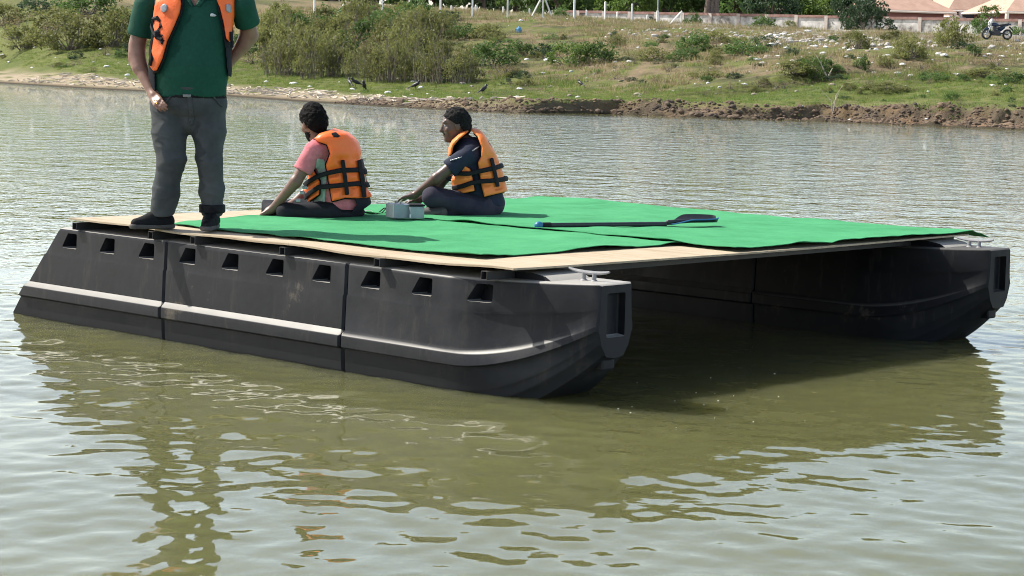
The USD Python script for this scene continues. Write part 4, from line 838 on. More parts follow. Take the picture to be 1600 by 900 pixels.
tee = obj('t_shirt', surface_nets(d, TT.lo, 0.007), navy_mat, p3, True, O3)
def on3(pg, out=0.006): return patch_mesh(d, TT.lo, 0.007, xz(pg, Y3 - 0.2), -0.002, out, 0.003, np.where(Y_ < Y3 - 0.05, -1.0, 1.0))
for pg in ([(738, 234.5), (749, 227.5), (749.5, 230), (738.5, 237)], [(703, 249.5), (722, 243.5), (722, 246), (703, 252)]): obj('sleeve_stripe', on3(pg, 0.008), badge_mat, tee, True, O3)
Tq = Field(lo, [hi[0], hi[1], M3(750, 282)[2]], 0.007)
Tq.ball(M3(756, 321, 0.01), np.array([0.158, 0.205, 0.105]), 0)
for s in 'rl': Tq.limb(L3['h' + s], L3['k' + s], 0.100, 0.070, 0.05).limb(L3['k' + s], L3['a' + s], 0.068, 0.052, 0.04)
Pq = Tq.points(); dq = Tq.d + folds(Pq, 0.012, 8, 29) + folds(Pq, 0.004, 20, 30); dq = smax(dq, DECK + 0.016 - Pq[..., 2], 0.01)
obj('trousers', surface_nets(dq, Tq.lo, 0.007), plum_mat, p3, True, O3)
for s, f, a in (('l', (-1, 0.1, 0), M3(684, 331, 0.0)), ('r', (-1, -0.15, 0), M3(690, 332, -0.22))):
    f = unit(f); Kf = Field(a - 0.24, a + 0.24, 0.006); Kf.limb(a, a + f * 0.13 + [0, 0, -0.012], 0.046, 0.036, 0.03)
    obj('shoe', surface_nets(smax(Kf.d, DECK + 0.018 - Kf.points()[..., 2], 0.006), Kf.lo, 0.006), sole_mat, p3, True, O3)
BACK3 = [(732, 203), (737, 197), (747, 197), (760, 217), (776, 244), (783, 261), (792, 295), (792, 300), (776, 302), (757, 306), (752, 287), (747, 253), (752, 244), (753, 230), (746, 213), (737, 206)]
LOW3 = [(714, 266), (727, 258), (735, 263), (739, 278), (742, 297), (724, 301), (708, 296), (704, 280)]
COL3 = [(734, 201), (732, 206), (718, 217), (709, 228), (706, 242), (700, 246), (700, 232), (706, 219), (720, 206)]
vest_parts(p3, O3, TT.lo, td, P, Y3 + 0.01, [(BACK3, 'all'), (LOW3, 'near'), (COL3, 'all')],
    [[(712, 270), (735, 270), (748, 266.6), (788, 259)], [(706, 294), (722, 290), (737, 284.5), (752, 282), (794, 280)]], [[(768, 246.5), (773, 267), (778, 291)]], orange_old, 61)

# ------------------------------------------------------------------ things on the deck
grey_box, pale_box = mat('grey_plastic', (0.20, 0.24, 0.26), (0.24, 0.28, 0.30), 20, 0.45, 0.2, 60), mat('pale_grey_plastic', (0.50, 0.52, 0.52), (0.58, 0.60, 0.6), 20, 0.45)
def deck_pt(px, py): return at_z(px, py, DECK + 0.022)
bA = deck_pt(621, 341); bz = np.array([bA[0], bA[1], DECK + 0.022]); th_ = 0.42
bx = thing('battery_box', 'pale grey box with an end face toned as if sunlit beside the seated hand', 'battery', bz + [0.0, 0.06, 0], th_)
obj('case', rbox((0.125, 0.17, 0.105), 0.006, (0, 0, 0.053)), grey_box, bx, 30); obj('end_panel', rbox((0.006, 0.155, 0.096), 0.002, (-0.0645, 0, 0.053)), pale_box, bx, 30)  # paler end face paints the sunlight on the box front into its colour
for yy in (-0.05, 0.05): obj('terminal', tube([(0.0, yy, 0.106), (0.0, yy, 0.122)], 0.008, 8), alu_mat, bx, 30)
bB = deck_pt(648, 341.5); b2 = thing('battery_box', 'darker grey box with a black rimmed lid, nearer the knee', 'battery', np.array([bB[0], bB[1] + 0.05, DECK + 0.022]), 0.25)
obj('case', rbox((0.11, 0.15, 0.092), 0.010, (0, 0, 0.046)), grey_box, b2, 30); obj('lid', rbox((0.118, 0.158, 0.014), 0.005, (0, 0, 0.099)), web_mat, b2, 30); obj('latch', rbox((0.012, 0.006, 0.026), 0.002, (-0.052, -0.078, 0.02)), pale_box, b2, 30)
cb = thing('cable', 'thin black cable looping from the grey box to the carpet', 'cable', (0, 0, 0))
wp = [at(616, 320, 16.2), at(606, 322, 16.2), at(600, 329, 16.15), at(594, 334.5, 16.1), at(588, 335.5, 16.1), at(592, 332, 16.15), at(601, 325, 16.2), at(604, 330, 16.15), at(598, 336, 16.1), at(592, 337, 16.1)]
cs_ = PchipInterpolator(np.arange(len(wp)), np.array(wp)); obj('wire', tube(cs_(np.linspace(0, len(wp) - 1, 60)), 0.0045, 6), web_mat, cb, True)
wp = [at(590, 337, 16.1), at(583, 331, 16.2), at(575, 329, 16.2), at(566, 331, 16.2)]
cs_ = PchipInterpolator(np.arange(len(wp)), np.array(wp)); obj('wire', tube(cs_(np.linspace(0, len(wp) - 1, 30)), 0.004, 6), pale_box, cb, True)
# paddle lying on the carpet: round grip, shaft, spoon blade
G0, G1 = at_z(842, 352, DECK + 0.043), at_z(1120, 349, DECK + 0.045)
pa = unit(G1 - G0); ps = unit(np.cross([0, 0, 1.0], pa)); pu = np.cross(pa, ps); Lp = np.linalg.norm(G1 - G0)
blue_mat, black_plastic = mat('blue_plastic', (0.015, 0.11, 0.24), rough=0.4), mat('black_shaft', (0.010, 0.012, 0.016), (0.018, 0.02, 0.024), 30, 0.4)
pdl = thing('paddle', 'black shafted paddle with blue grip lying across the green carpet', 'paddle', G0)
gp = trimesh.creation.icosphere(2, 1.0); gp.apply_scale((0.034, 0.028, 0.028)); gp.apply_transform(rot_to(pa, ps, pu)); obj('grip', gp, blue_mat, pdl, True)
sl = Lp - 0.42
obj('shaft', tube([pa * 0.05, pa * sl * 0.5, pa * sl], 0.0165, 12), black_plastic, pdl, 40)
obj('collar', tube([pa * 0.03, pa * 0.09], 0.021, 12), web_mat, pdl, 40)
nl, nw = 36, 13
l_, w_ = np.meshgrid(np.linspace(0, 1, nl), np.linspace(-1, 1, nw), indexing='ij')
half = 0.019 + 0.060 * sstep(0.05, 0.5, l_) * np.sqrt(np.clip(1 - np.clip((l_ - 0.55) / 0.45, 0, 1) ** 2.6, 0.002, 1))
cup = 0.035 * w_ ** 2 * sstep(0.1, 0.5, l_)
tilt = 0.16
def blade(off):
    o = (pa * (sl - 0.02 + 0.44 * l_[..., None]) + ps * (half * w_)[..., None] * math.cos(tilt) + pu * (half * w_ * math.sin(tilt) + cup + off + 0.012 * sstep(0, .5, l_))[..., None])
    return o.reshape(-1, 3)
top, bot = blade(0.005), blade(-0.004); F = grid_faces(nl, nw); N = nl * nw
rim = np.concatenate([np.arange(nl) * nw, (nl - 1) * nw + np.arange(1, nw), np.arange(nl - 2, -1, -1) * nw + nw - 1, np.arange(nw - 2, 0, -1)]); r2 = np.roll(rim, -1)
F = np.vstack([F, F[:, ::-1] + N, np.stack([rim, rim + N, r2 + N, r2], 1)]); bl = trimesh.Trimesh(np.vstack([top, bot]), np.vstack([F[:, [0, 1, 2]], F[:, [0, 2, 3]]]), process=False)
trimesh.repair.fix_normals(bl); blp = obj('blade', bl, black_plastic, pdl, 50)
e0 = blade(0.0).reshape(nl, nw, 3)[4:, 0]; obj('blade_edge', tube(e0, 0.0055, 6), blue_mat, blp, True)
e0 = blade(0.012).reshape(nl, nw, 3)[2:, nw // 2]; obj('spine', tube(e0, np.linspace(0.016, 0.004, len(e0)), 8), black_plastic, blp, True)

# ------------------------------------------------------------------ plants of the far bank
LEAF = dict(
    olive=leaf_mat('olive_leaves', (0.165, 0.175, 0.055), (0.30, 0.28, 0.10)), green=leaf_mat('green_leaves', (0.085, 0.145, 0.038), (0.18, 0.24, 0.070), 0.5),
    dark=leaf_mat('dark_leaves', (0.036, 0.066, 0.028), (0.085, 0.125, 0.050)), dry=leaf_mat('dry_leaves', (0.18, 0.145, 0.08), (0.32, 0.25, 0.145)),
    bright=leaf_mat('bright_leaves', (0.105, 0.165, 0.036), (0.20, 0.265, 0.070)))
twig_mat = mat('grey_brown_twigs', (0.105, 0.085, 0.065), (0.175, 0.15, 0.12), 8, 0.9, random=0.2)
bark_mat = mat('brown_bark', (0.085, 0.060, 0.045), (0.15, 0.115, 0.09), 6, 0.9, 0.6, 20)
def leaves(cen, nrm_out, size, r, aspect=0.55):
    """A folded leaf (two triangles) at each centre."""
    n = len(cen); a = r.normal(size=(n, 3)) + nrm_out * 0.35; a /= np.linalg.norm(a, axis=1, keepdims=True)
    b = np.cross(a, r.normal(size=(n, 3))); b /= np.linalg.norm(b, axis=1, keepdims=True); c = np.cross(a, b)
    s = size * r.uniform(0.6, 1.4, (n, 1))
    v = np.stack([cen - b * s, cen + c * s * aspect + a * s * 0.15, cen + b * s, cen - c * s * aspect + a * s * 0.15], 1).reshape(-1, 3)
    i = np.arange(n)[:, None] * 4
    return v, np.vstack([i + [0, 1, 2], i + [0, 2, 3]])
def crown_points(r, n, clumps, R=(1, 1, 1), base=0.0, clump_r=0.28, shell=0.55):
    d = r.normal(size=(clumps, 3)); d /= np.linalg.norm(d, axis=1, keepdims=True); d[:, 2] = np.abs(d[:, 2]) * 1.0 - base
    cc = d * (shell + (1 - shell) * r.random((clumps, 1))) * np.array(R); cr = clump_r * r.uniform(0.5, 1.3, clumps)
    k = r.integers(0, clumps, n); o = r.normal(size=(n, 3)); o /= np.linalg.norm(o, axis=1, keepdims=True)
    o *= (r.random((n, 1)) ** 0.45) * cr[k][:, None] * np.array([1, 1, 0.75]); return cc[k] + o, unit_rows(cc[k] * 0.6 + o), cc
def unit_rows(a): return a / (np.linalg.norm(a, axis=1, keepdims=True) + 1e-9)
def twigs(r, tips, foot=0.12, rad=0.012, n=14, bend=0.2):
    out = []
    for t in tips[:n]:
        p0 = np.array([r.normal(0, foot), r.normal(0, foot), -0.15]); m = (p0 + t) / 2 + r.normal(0, bend * 0.4, 3) + [0, 0, bend * 0.4]
        out.append(tube([p0, (p0 + m) / 2 + r.normal(0, 0.03, 3), m, t], [rad * 1.6, rad * 1.3, rad, rad * 0.4], 4, False))
    return cat(out)
def make_proto(key, kind, seed, n, clumps, R, size, base, clump_r, stems=14, trunk=None, rad=0.014):
    r = np.random.default_rng(seed); p = proto(key)
    c, o, cc = crown_points(r, n, clumps, R, base, clump_r)
    c[:, 2] += R[2] * base + (trunk or 0); cc = cc.copy(); cc[:, 2] += R[2] * base + (trunk or 0)
    if not trunk: c[:, 2] = np.abs(c[:, 2] + 0.02)
    v, f = leaves(c, o, size, r)
    obj('crown', (v, f), LEAF[kind], p)
    if trunk:
        lean = r.normal(0, 0.05, 2); th = [np.array([lean[0] * z * 2, lean[1] * z * 2, z]) for z in np.linspace(-0.1, trunk + R[2] * base, 7)]
        parts = [tube(th, np.linspace(rad * 1.5, rad * 0.6, 7), 7)]
        for t in cc[:stems]: parts.append(tube([th[3 + int(r.integers(0, 3))], (th[5] + t) / 2 + r.normal(0, 0.04, 3), t], [rad * 0.5, rad * 0.35, rad * 0.12], 5, False))
        obj('trunk', cat(parts), bark_mat, p, 40)
    else: obj('stems', twigs(r, cc, n=stems, rad=rad), twig_mat, p)
    return p
# unit shrubs about one metre in radius and 1.3 high
NV = 3
for i in range(NV):
    for kd, a in dict(olive=(1900, 34, (1.0, 1.0, 1.05), 0.050, 0.05, 0.30), green=(1500, 26, (1.0, 1.0, 0.95), 0.055, 0.05, 0.33), dark=(1300, 22, (1.0, 1.0, 0.95), 0.05, 0.05, 0.30),
                      dry=(420, 24, (1.0, 1.0, 1.0), 0.036, 0.05, 0.32), bright=(1200, 24, (1.0, 1.0, 0.9), 0.055, 0.05, 0.32)).items():
        make_proto(f'shrub_{kd}_{i}', kd, 100 + i * 7 + len(kd), *a, stems=34 if kd in ('olive', 'dry') else 14)
    # an open thicket shrub: foliage high, bare grey stems below
    r = np.random.default_rng(300 + i); p = proto(f'thicket_{i}')
    c, o, cc = crown_points(r, 1500, 44, (1.0, 1.0, 0.85), 0.1, 0.30); c[:, 2] = np.abs(c[:, 2] + 0.38 - 0.06) + 0.06; cc[:, 2] += 0.40
    obj('crown', leaves(c, o, 0.046, r), LEAF['olive'], p)
    st_p = [tube([(x, y, -0.15), (x * 1.15 + r.normal(0, .07), y * 1.15 + r.normal(0, .07), 0.4), (x * 1.4 + r.normal(0, .12), y * 1.4 + r.normal(0, .12), 0.75 + 0.5 * r.random())], [0.016, 0.012, 0.005], 4, False) for x, y in r.normal(0, 0.42, (34, 2))]
    obj('stems', cat(st_p), twig_mat, p)
    # trees: crown of one metre radius on a bare trunk
    for kd in ('dark', 'green', 'bright'):
        make_proto(f'tree_{kd}_{i}', kd, 500 + i * 11 + len(kd), 2600, 34, (1.0, 1.0, 0.9), 0.060, 0.55, 0.33, stems=12, trunk=0.30, rad=0.055)
vi = [0]
def plant(kind, px, py, Y, w, h, label, cat='bush', group=None, lean=0):
    """A shrub standing at the ground point seen at (px, py) near distance Y; w, h: width and height in metres."""
    P_ = at(px, py, Y); z = float(ground(P_[0], P_[1])); vi[0] += 1
    base = {'thicket': 1.25, 'tree': 1.45, 'conifer': 2.5}.get(kind.split('_')[0], 1.25)
    key = f'{kind}_{vi[0] % NV}'
    return copy(key, {'tree': 'tree', 'conifer': 'conifer_tree'}.get(kind.split('_')[0], 'bush'), label, cat, (P_[0], P_[1], z - 0.05), vi[0] * 2.4, (w / 2, w / 2, h / base), group)
# the distance at which the ground shows at a point of the photograph (walks along the sight line)
YY = np.arange(70, 230, 0.5)
def ground_at(px, py):
    d = ray(px, py); pp = EYE + d * (YY / d[1])[:, None]; s_, t_ = st(pp); g = ground_st(s_, t_, False)
    hit = np.argmax((g > pp[:, 2]) & (t_ > 0)); return YY[hit] if hit else 150.0
SHRUBS = [
    # kind, foot x, foot y, width px, height px, label
    ('shrub_olive', 112, 78, 105, 70, 'broad olive bush left of the standing man, biggest on that slope'), ('shrub_olive', 178, 74, 90, 76, 'olive bush just behind the left elbow of the standing man'),
    ('shrub_dry', 28, 62, 85, 48, 'dry brown scrub at the far left edge of the slope'), ('shrub_dark', 55, 20, 75, 34, 'dark round bush at the top left corner of the bank'), ('shrub_green', 140, 22, 120, 48, 'wide green bush along the top left bank edge'),
    ('shrub_olive', 42, 74, 90, 40, 'olive bush below the dry scrub at the far left edge'), ('shrub_green', 195, 40, 70, 40, 'green bush above the left shoulder level of the standing man'), ('shrub_olive', 90, 44, 90, 40, 'olive bush on the upper left slope under the corner bush'), ('shrub_olive', 8, 40, 70, 40, 'olive bush touching the left frame edge'), ('shrub_dry', 75, 58, 70, 40, 'dry brown scrub below the top left corner bush'), ('shrub_dark', 150, 74, 60, 28, 'low dark bush under the olive bushes left of the standing man'), ('shrub_dry', 210, 66, 40, 26, 'small dry bush beside the bent elbow of the standing man'),
    ('shrub_dark', 712, 128, 66, 44, 'dark shaded bush at the right foot of the thicket'), ('shrub_green', 770, 104, 90, 52, 'green leafy bush right of the thicket, below the rubble'), ('shrub_green', 815, 88, 60, 32, 'small green bush between two larger leafy ones'),
    ('shrub_bright', 890, 102, 90, 54, 'bright leafy green bush in the middle of the slope'), ('shrub_green', 930, 96, 72, 44, 'green bush joined to the right of the bright middle bush'), ('shrub_dark', 848, 92, 55, 34, 'dark green bush left of the bright middle bush'),
    ('shrub_green', 720, 62, 60, 36, 'green bush on the upper slope above the thicket end'), ('shrub_olive', 760, 60, 60, 28, 'olive bush below the middle fence posts'), ('shrub_dark', 700, 34, 45, 22, 'small dark bush at the crest by the fence'),
    ('shrub_olive', 1022, 94, 60, 28, 'low olive bush right of the trodden track'), ('shrub_green', 1085, 80, 66, 40, 'green bush on the slope right of the braced end post'), ('shrub_green', 1070, 94, 60, 24, 'low green bush in front of another on the right slope'),
    ('shrub_green', 1165, 84, 72, 36, 'green bush left of the white rubble heap'), ('shrub_dark', 1192, 74, 50, 26, 'dark bush beside the white rubble heap'), ('shrub_olive', 1240, 118, 80, 24, 'low olive scrub above the eroded edge'),
    ('shrub_bright', 1268, 118, 58, 46, 'leaning bright green bush with a pale bare stem'), ('shrub_green', 1288, 112, 42, 28, 'green bush behind the leaning bright bush'), ('shrub_olive', 1340, 76, 46, 34, 'olive bush below the tall dark tree'),
    ('shrub_olive', 1420, 92, 62, 44, 'olive bush in front of the white wall panels'), ('shrub_olive', 1488, 74, 62, 56, 'tall olive bush between the two houses'), ('shrub_dark', 1502, 78, 40, 16, 'dark shaded bush at the foot of the tall olive bush'),
    ('shrub_green', 1346, 112, 24, 34, 'slim green sapling on the right slope'), ('shrub_green', 1520, 88, 30, 22, 'small green weed left of the motorbike'), ('shrub_dry', 1440, 112, 90, 18, 'low dry scrub patch on the right slope'),
    ('shrub_dry', 955, 72, 60, 24, 'brown dry shrub on the upper slope left of the trodden track'), ('shrub_olive', 1120, 66, 56, 24, 'olive shrub on the crest right of the braced end post'), ('shrub_olive', 1395, 64, 50, 20, 'olive shrub at the kerb right of the tall dark tree'), ('shrub_green', 1462, 128, 56, 20, 'low green shrub in the middle of the right slope'), ('shrub_dry', 1555, 104, 70, 22, 'brown dry shrub on the slope below the motorbike'), ('shrub_dry', 1225, 140, 70, 16, 'brown dry growth above the darkest part of the cut bank'), ('shrub_olive', 1385, 142, 80, 18, 'olive growth on the brow near the bare arching twig'),
    ('shrub_dark', 985, 128, 34, 10, 'small dark weed on the grass beside the track'), ('shrub_dark', 1310, 128, 50, 14, 'dark weed in the shade behind the leaning bush'), ('shrub_olive', 1545, 122, 90, 20, 'low olive scrub near the right edge of the slope'), ('shrub_green', 1590, 132, 60, 26, 'green weedy bush at the right frame edge'),
    ('shrub_green', 380, 84, 60, 44, 'green bush right behind the orange vest of the standing man'), ('shrub_dry', 395, 100, 70, 26, 'dry brush on the grass right of the standing man'), ('shrub_dry', 640, 122, 120, 30, 'dry brown brush along the foot of the thicket'), ('shrub_dry', 790, 118, 110, 24, 'dry brown brush at the foot of the green bushes'),
    ('shrub_olive', 1110, 120, 90, 16, 'low olive weeds above the dark cut bank'), ('shrub_dry', 1180, 138, 60, 12, 'dry weeds on the brow of the cut bank')]
for kind, px, py, wpx, hpx, lab in SHRUBS:
    Y = ground_at(px, py); plant(kind, px, py, Y, wpx * Y / FPX, hpx * Y / FPX, lab)
# the tall thicket behind the grass
r = np.random.default_rng(77)
TG = 'shrubs of the tall thicket'
for row, (n, y0, sl, hp, wp_) in enumerate([(15, 118, 0.040, 58, 60), (14, 92, 0.035, 56, 64), (14, 66, 0.028, 52, 62), (12, 44, 0.02, 44, 60)]):
    for px in np.linspace(425, 735 - 14 * row, n):
        px += r.normal(0, 7); py = y0 + sl * (px - 420) + r.normal(0, 3)
        if row >= 2 and px > 700: continue
        Y = ground_at(px, py); s_ = r.uniform(0.75, 1.25)
        k = 'thicket' if row == 0 else ['shrub_olive', 'thicket', 'shrub_green', 'shrub_olive', 'shrub_dry'][int(r.integers(0, 5))]
        plant(k, px, py, Y, wp_ * s_ * Y / FPX, hp * s_ * r.uniform(0.85, 1.15) * Y / FPX, {'thicket': 'bare-stemmed olive shrub', 'shrub_olive': 'full olive shrub', 'shrub_green': 'leafy green shrub', 'shrub_dry': 'brown dry shrub'}[k] + [' in the front row of the tall thicket on the grass', ' in the second row of the tall thicket', ' in the third row of the tall thicket', ' at the back of the tall thicket under the fence'][row], 'bush', f'{ {"thicket": "bare-stemmed", "shrub_olive": "olive", "shrub_green": "green", "shrub_dry": "dry"}[k] } shrubs in row {row + 1} of the tall thicket')
# low weeds dotted over the rough slope
for j in range(330):
    px, py = r.uniform(0, 1600), 0
    y_lo = np.interp(px, [0, 400, 800, 1200, 1600], [60, 60, 40, 55, 75]); y_hi = np.interp(px, [0, 400, 800, 1200, 1600], [105, 128, 140, 160, 172])
    py = r.uniform(y_lo, y_hi)
    if 215 < px < 372 or (py < 118 and 420 < px < 740) or (j > 130 and px < 780): continue
    Y = ground_at(px, py); w = r.uniform(8, 34)
    k = ['shrub_dry', 'shrub_olive', 'shrub_olive', 'shrub_green', 'shrub_dry', 'shrub_dark'][int(r.integers(0, 6))]; zone = 'left of the seated people' if px < 420 else 'around the middle of the far slope' if px < 1050 else 'on the right half of the far slope'; look = {'shrub_dry': 'dry brown', 'shrub_olive': 'olive', 'shrub_green': 'fresh green', 'shrub_dark': 'dark green'}[k]
    plant(k, px, py, Y, w * Y / FPX, w * r.uniform(0.3, 0.75) * Y / FPX, f'small low {look} weed clump {zone}', 'weed', f'{look} weed clumps {zone}')
# trees behind the wall and the fence
TREES = [(30, 225, 'dark', 10, 9), (120, 232, 'green', 11, 9), (215, 222, 'dark', 9, 8), (395, 215, 'dark', 10, 9), (455, 222, 'dark', 9, 8), (520, 215, 'dark', 10, 9), (585, 226, 'dark', 9, 8), (640, 212, 'dark', 9, 8), (700, 220, 'dark', 10, 9), (755, 208, 'green', 7, 6), (805, 224, 'dark', 10, 9),
         (870, 214, 'green', 9, 8), (930, 222, 'green', 9, 8), (985, 210, 'bright', 7, 6), (1040, 226, 'green', 10, 9), (1155, 222, 'green', 8, 7), (1205, 212, 'dark', 6, 6), (1245, 220, 'bright', 8, 6), (1300, 226, 'green', 9, 8), (1375, 250, 'dark', 10, 9), (1480, 246, 'green', 11, 9), (1545, 252, 'bright', 9, 7), (1640, 240, 'green', 10, 9), (1580, 262, 'green', 12, 11), (1440, 262, 'dark', 12, 11), (1710, 235, 'green', 11, 9), (1780, 225, 'dark', 10, 9), (1860, 220, 'green', 10, 9), (-60, 225, 'green', 11, 9), (300, 228, 'green', 11, 9), (1100, 232, 'green', 9, 9), (845, 236, 'dark', 11, 10), (560, 240, 'green', 11, 11), (970, 240, 'dark', 11, 10), (40, 246, 'green', 14, 12), (170, 250, 'dark', 14, 12), (260, 240, 'green', 13, 11), (345, 236, 'dark', 12, 11), (430, 244, 'green', 13, 12), (500, 248, 'dark', 13, 12), (620, 246, 'green', 13, 12), (690, 250, 'dark', 13, 12), (780, 248, 'green', 12, 11), (905, 250, 'dark', 12, 11), (1010, 252, 'green', 12, 11), (1080, 250, 'dark', 12, 11), (1180, 250, 'green', 13, 11), (1265, 252, 'dark', 12, 11), (1335, 262, 'green', 12, 11)]
for px, Y, kd, w, h in TREES:
    plant('tree_' + kd, px, 20, Y, w, h, {'dark': 'dense dark tree beyond the fence and wall', 'green': 'mid green tree beyond the fence and wall', 'bright': 'light green tree beyond the fence and wall'}[kd], 'tree', f'{ {"dark": "dark", "green": "mid green", "bright": "light green"}[kd] } trees beyond the fence')
for px, Y, w, h, kd, lab in [(1112, 196, 4.2, 9, 'tree_green', 'tree with a thick brown trunk behind the long wall')]:
    P_ = at(px, 22, Y); z = float(ground(P_[0], P_[1]))
    tt_ = thing('tree', lab, 'tree', (P_[0], P_[1], z))
    rr_ = np.random.default_rng(5); tr_p = [tube([(dx, 0.1 * j, -0.2), (dx * 0.6, 0, 2.2), (dx * 0.3 + 0.3 * j, 0, 5)], [0.42, 0.34, 0.2], 9) for j, dx in enumerate((-0.55, 0.0, 0.5))]
    obj('trunk', cat(tr_p), bark_mat, tt_, 40)
    c, o, cc = crown_points(rr_, 4200, 46, (4.5, 4.5, 2.6), 0.2, 1.3); c[:, 2] += 6.2; obj('crown', leaves(c, o, 0.22, rr_), LEAF['green'], tt_)
P_ = at(1354, 46, 166); vi[0] += 1; copy('shrub_dark_1', 'tree', 'tall dark green tree in front of the long wall', 'tree', (P_[0], P_[1], P_[2] - 0.2), 1.0, (2.0, 2.0, 3.2))
P_ = at(1338, 30, 185); copy('tree_dark_0', 'tree', 'dark tree crowding the left side of the tall tree at the wall', 'tree', (P_[0], P_[1], P_[2] - 1.5), 2.0, (2.4, 2.4, 3.2))
for px, py, Y, wpx, hpx, kd, lab in [(1385, 46, 166, 40, 26, 'shrub_dark', 'dark bush at the right foot of the tall dark tree'), (1322, 46, 166, 26, 20, 'shrub_dark', 'small dark bush at the left foot of the tall dark tree'), (1082, 40, 172, 30, 34, 'shrub_green', 'green bush against the wall by the braced end post'), (1195, 40, 170, 48, 24, 'shrub_green', 'green bush growing over the middle of the wall'),
                             (1530, 50, 152, 44, 36, 'shrub_green', 'green bush against the wall left of the motorbike'), (1548, 22, 190, 40, 26, 'shrub_bright', 'bright bush between the porch and the right house'), (874, 26, 165, 34, 24, 'shrub_green', 'green bush at the left end of the wall'), (1016, 34, 165, 24, 16, 'shrub_dark', 'small dark bush at the wall behind the tall pole'), (660, 16, 172, 50, 18, 'shrub_green', 'green bush behind the left fence posts'), (835, 18, 172, 34, 16, 'shrub_green', 'low green bush behind the braced fence post'), (1235, 42, 160, 26, 16, 'shrub_olive', 'small olive bush at the foot of the wall'), (1590, 50, 158, 30, 18, 'shrub_green', 'small green bush at the wall behind the motorbike')]:
    P_ = at(px, py, Y); vi[0] += 1; copy(f'{kd}_{vi[0] % NV}', 'bush', lab, 'bush', (P_[0], P_[1], P_[2] - 0.2), vi[0], (wpx * Y / FPX / 2, wpx * Y / FPX / 2, hpx * Y / FPX / 1.25))

# grass: tufts spread over the bank, one uncountable mass
GRASS = dict(bright=leaf_mat('lawn_blades', (0.175, 0.225, 0.050), (0.27, 0.30, 0.085), 0.45), green=leaf_mat('green_blades', (0.12, 0.19, 0.04), (0.20, 0.26, 0.065), 0.45), dry=leaf_mat('dry_blades', (0.26, 0.21, 0.11), (0.40, 0.33, 0.19), 0.4), olive=leaf_mat('olive_blades', (0.17, 0.19, 0.06), (0.27, 0.26, 0.10), 0.4))
r = np.random.default_rng(9)
tuft_paths = []
inst = UsdGeom.PointInstancer.Define(stage, '/World/grass')
tag(inst, 'short green and dry grass growing over the far bank', 'grass', kind='stuff')
for i, (kd, h_, nb, sp) in enumerate([('bright', 0.16, 26, 0.22), ('green', 0.20, 24, 0.22), ('dry', 0.26, 22, 0.22), ('olive', 0.24, 24, 0.25)]):
    b = r.normal(0, sp, (nb, 2)); v, f = [], []
    for j, (x, y) in enumerate(b):
        a = r.random() * PI; w = 0.018; hh = h_ * r.uniform(0.5, 1.3); lx, ly = r.normal(0, hh * 0.35, 2)
        v += [(x - w * math.cos(a), y - w * math.sin(a), -0.03), (x + w * math.cos(a), y + w * math.sin(a), -0.03), (x + lx, y + ly, hh)]; f.append((3 * j, 3 * j + 1, 3 * j + 2))
    m = usdkit.mesh(stage, f'/World/grass/tuft_{i:03d}', (np.array(v), np.array(f)), GRASS[kd]); tuft_paths.append(m.GetPath())
inst.CreatePrototypesRel().SetTargets(tuft_paths)
N = 34000
s_ = r.uniform(-74, 48, N); t_ = np.where(r.random(N) < 0.55, r.uniform(0.8, 16, N), r.uniform(10, 55, N))
q_ = np.stack([s_, t_, s_ * 0], -1); g1, g2 = meshkit.fbm(q_ * 0.35, 4, 41), meshkit.fbm(q_ * 0.11, 3, 42)
keep = (r.random(N) < np.where(t_ < 14, 0.95, 0.55 * (g1 > 0.42))) & (path_dist(s_, t_) > 0.7) & ~((t_ < 4.5 + 2 * g1) & (s_ < -8)) & ~((t_ < 2.4) & (g1 < 0.55))
s_, t_, g1, g2 = s_[keep], t_[keep], g1[keep], g2[keep]
dryp = sstep(10, 24, t_ + 9 * (g1 - 0.5) + 9 * sstep(8, 22, s_)); u_ = r.random(len(s_))
pid = np.where(u_ < dryp * 0.66, 2, np.where(u_ < dryp * 0.85 + 0.08, 3, np.where(r.random(len(s_)) < 0.6, 0, 1)))
pz = ground_st(s_, t_); pxy = xy(s_, t_)
inst.CreatePositionsAttr(Vt.Vec3fArray.FromNumpy(np.column_stack([pxy, pz]).astype(np.float32))); inst.CreateProtoIndicesAttr(Vt.IntArray.FromNumpy(pid.astype(np.int32)))
an = r.random(len(s_)) * 2 * PI; qn = np.zeros((len(s_), 4)); 
inst.CreateOrientationsAttr(Vt.QuathArray([Gf.Quath(float(math.cos(a / 2)), 0, 0, float(math.sin(a / 2))) for a in an]))
sc = r.uniform(0.6, 1.5, (len(s_), 1)) * np.where(t_ < 14, 0.42, 0.8)[:, None]; inst.CreateScalesAttr(Vt.Vec3fArray.FromNumpy(np.repeat(sc, 3, 1).astype(np.float32)))

# ------------------------------------------------------------------ fence, wall, houses, motorbike, litter
def gz_at(P_): return float(ground(P_[0], P_[1]))
concrete = mat('white_concrete', (0.62, 0.60, 0.55), (0.74, 0.72, 0.68), 5, 0.85, 0.3, 40, random=0.12)
GP = 'white fence posts along the bank top'
FENCE = [(491, 24, 150, 2.0), (572, 26, 152, 1.7), (597, 26, 150, 2.0), (640, 15, 150, 1.7), (688, 21, 150, 1.6), (738, 19, 150, 1.5), (793, 20, 150, 1.4), (897, 29, 150, 1.3), (945, 31, 150, 1.25), (987, 32, 150, 1.15)]
FENCE2 = [(668, 17, 168), (705, 18, 168), (743, 18, 168), (786, 20, 168), (827, 23, 168), (869, 25, 168), (916, 29, 168), (964, 32, 168), (1011, 37, 165)]
def post_mesh(h, a=0.11): return cat([rbox((a, a, h + 0.8), 0.012, (0, 0, (h - 0.8) / 2)), trimesh.creation.cone(a * 0.5, 0.06, sections=4).apply_translation((0, 0, h))])
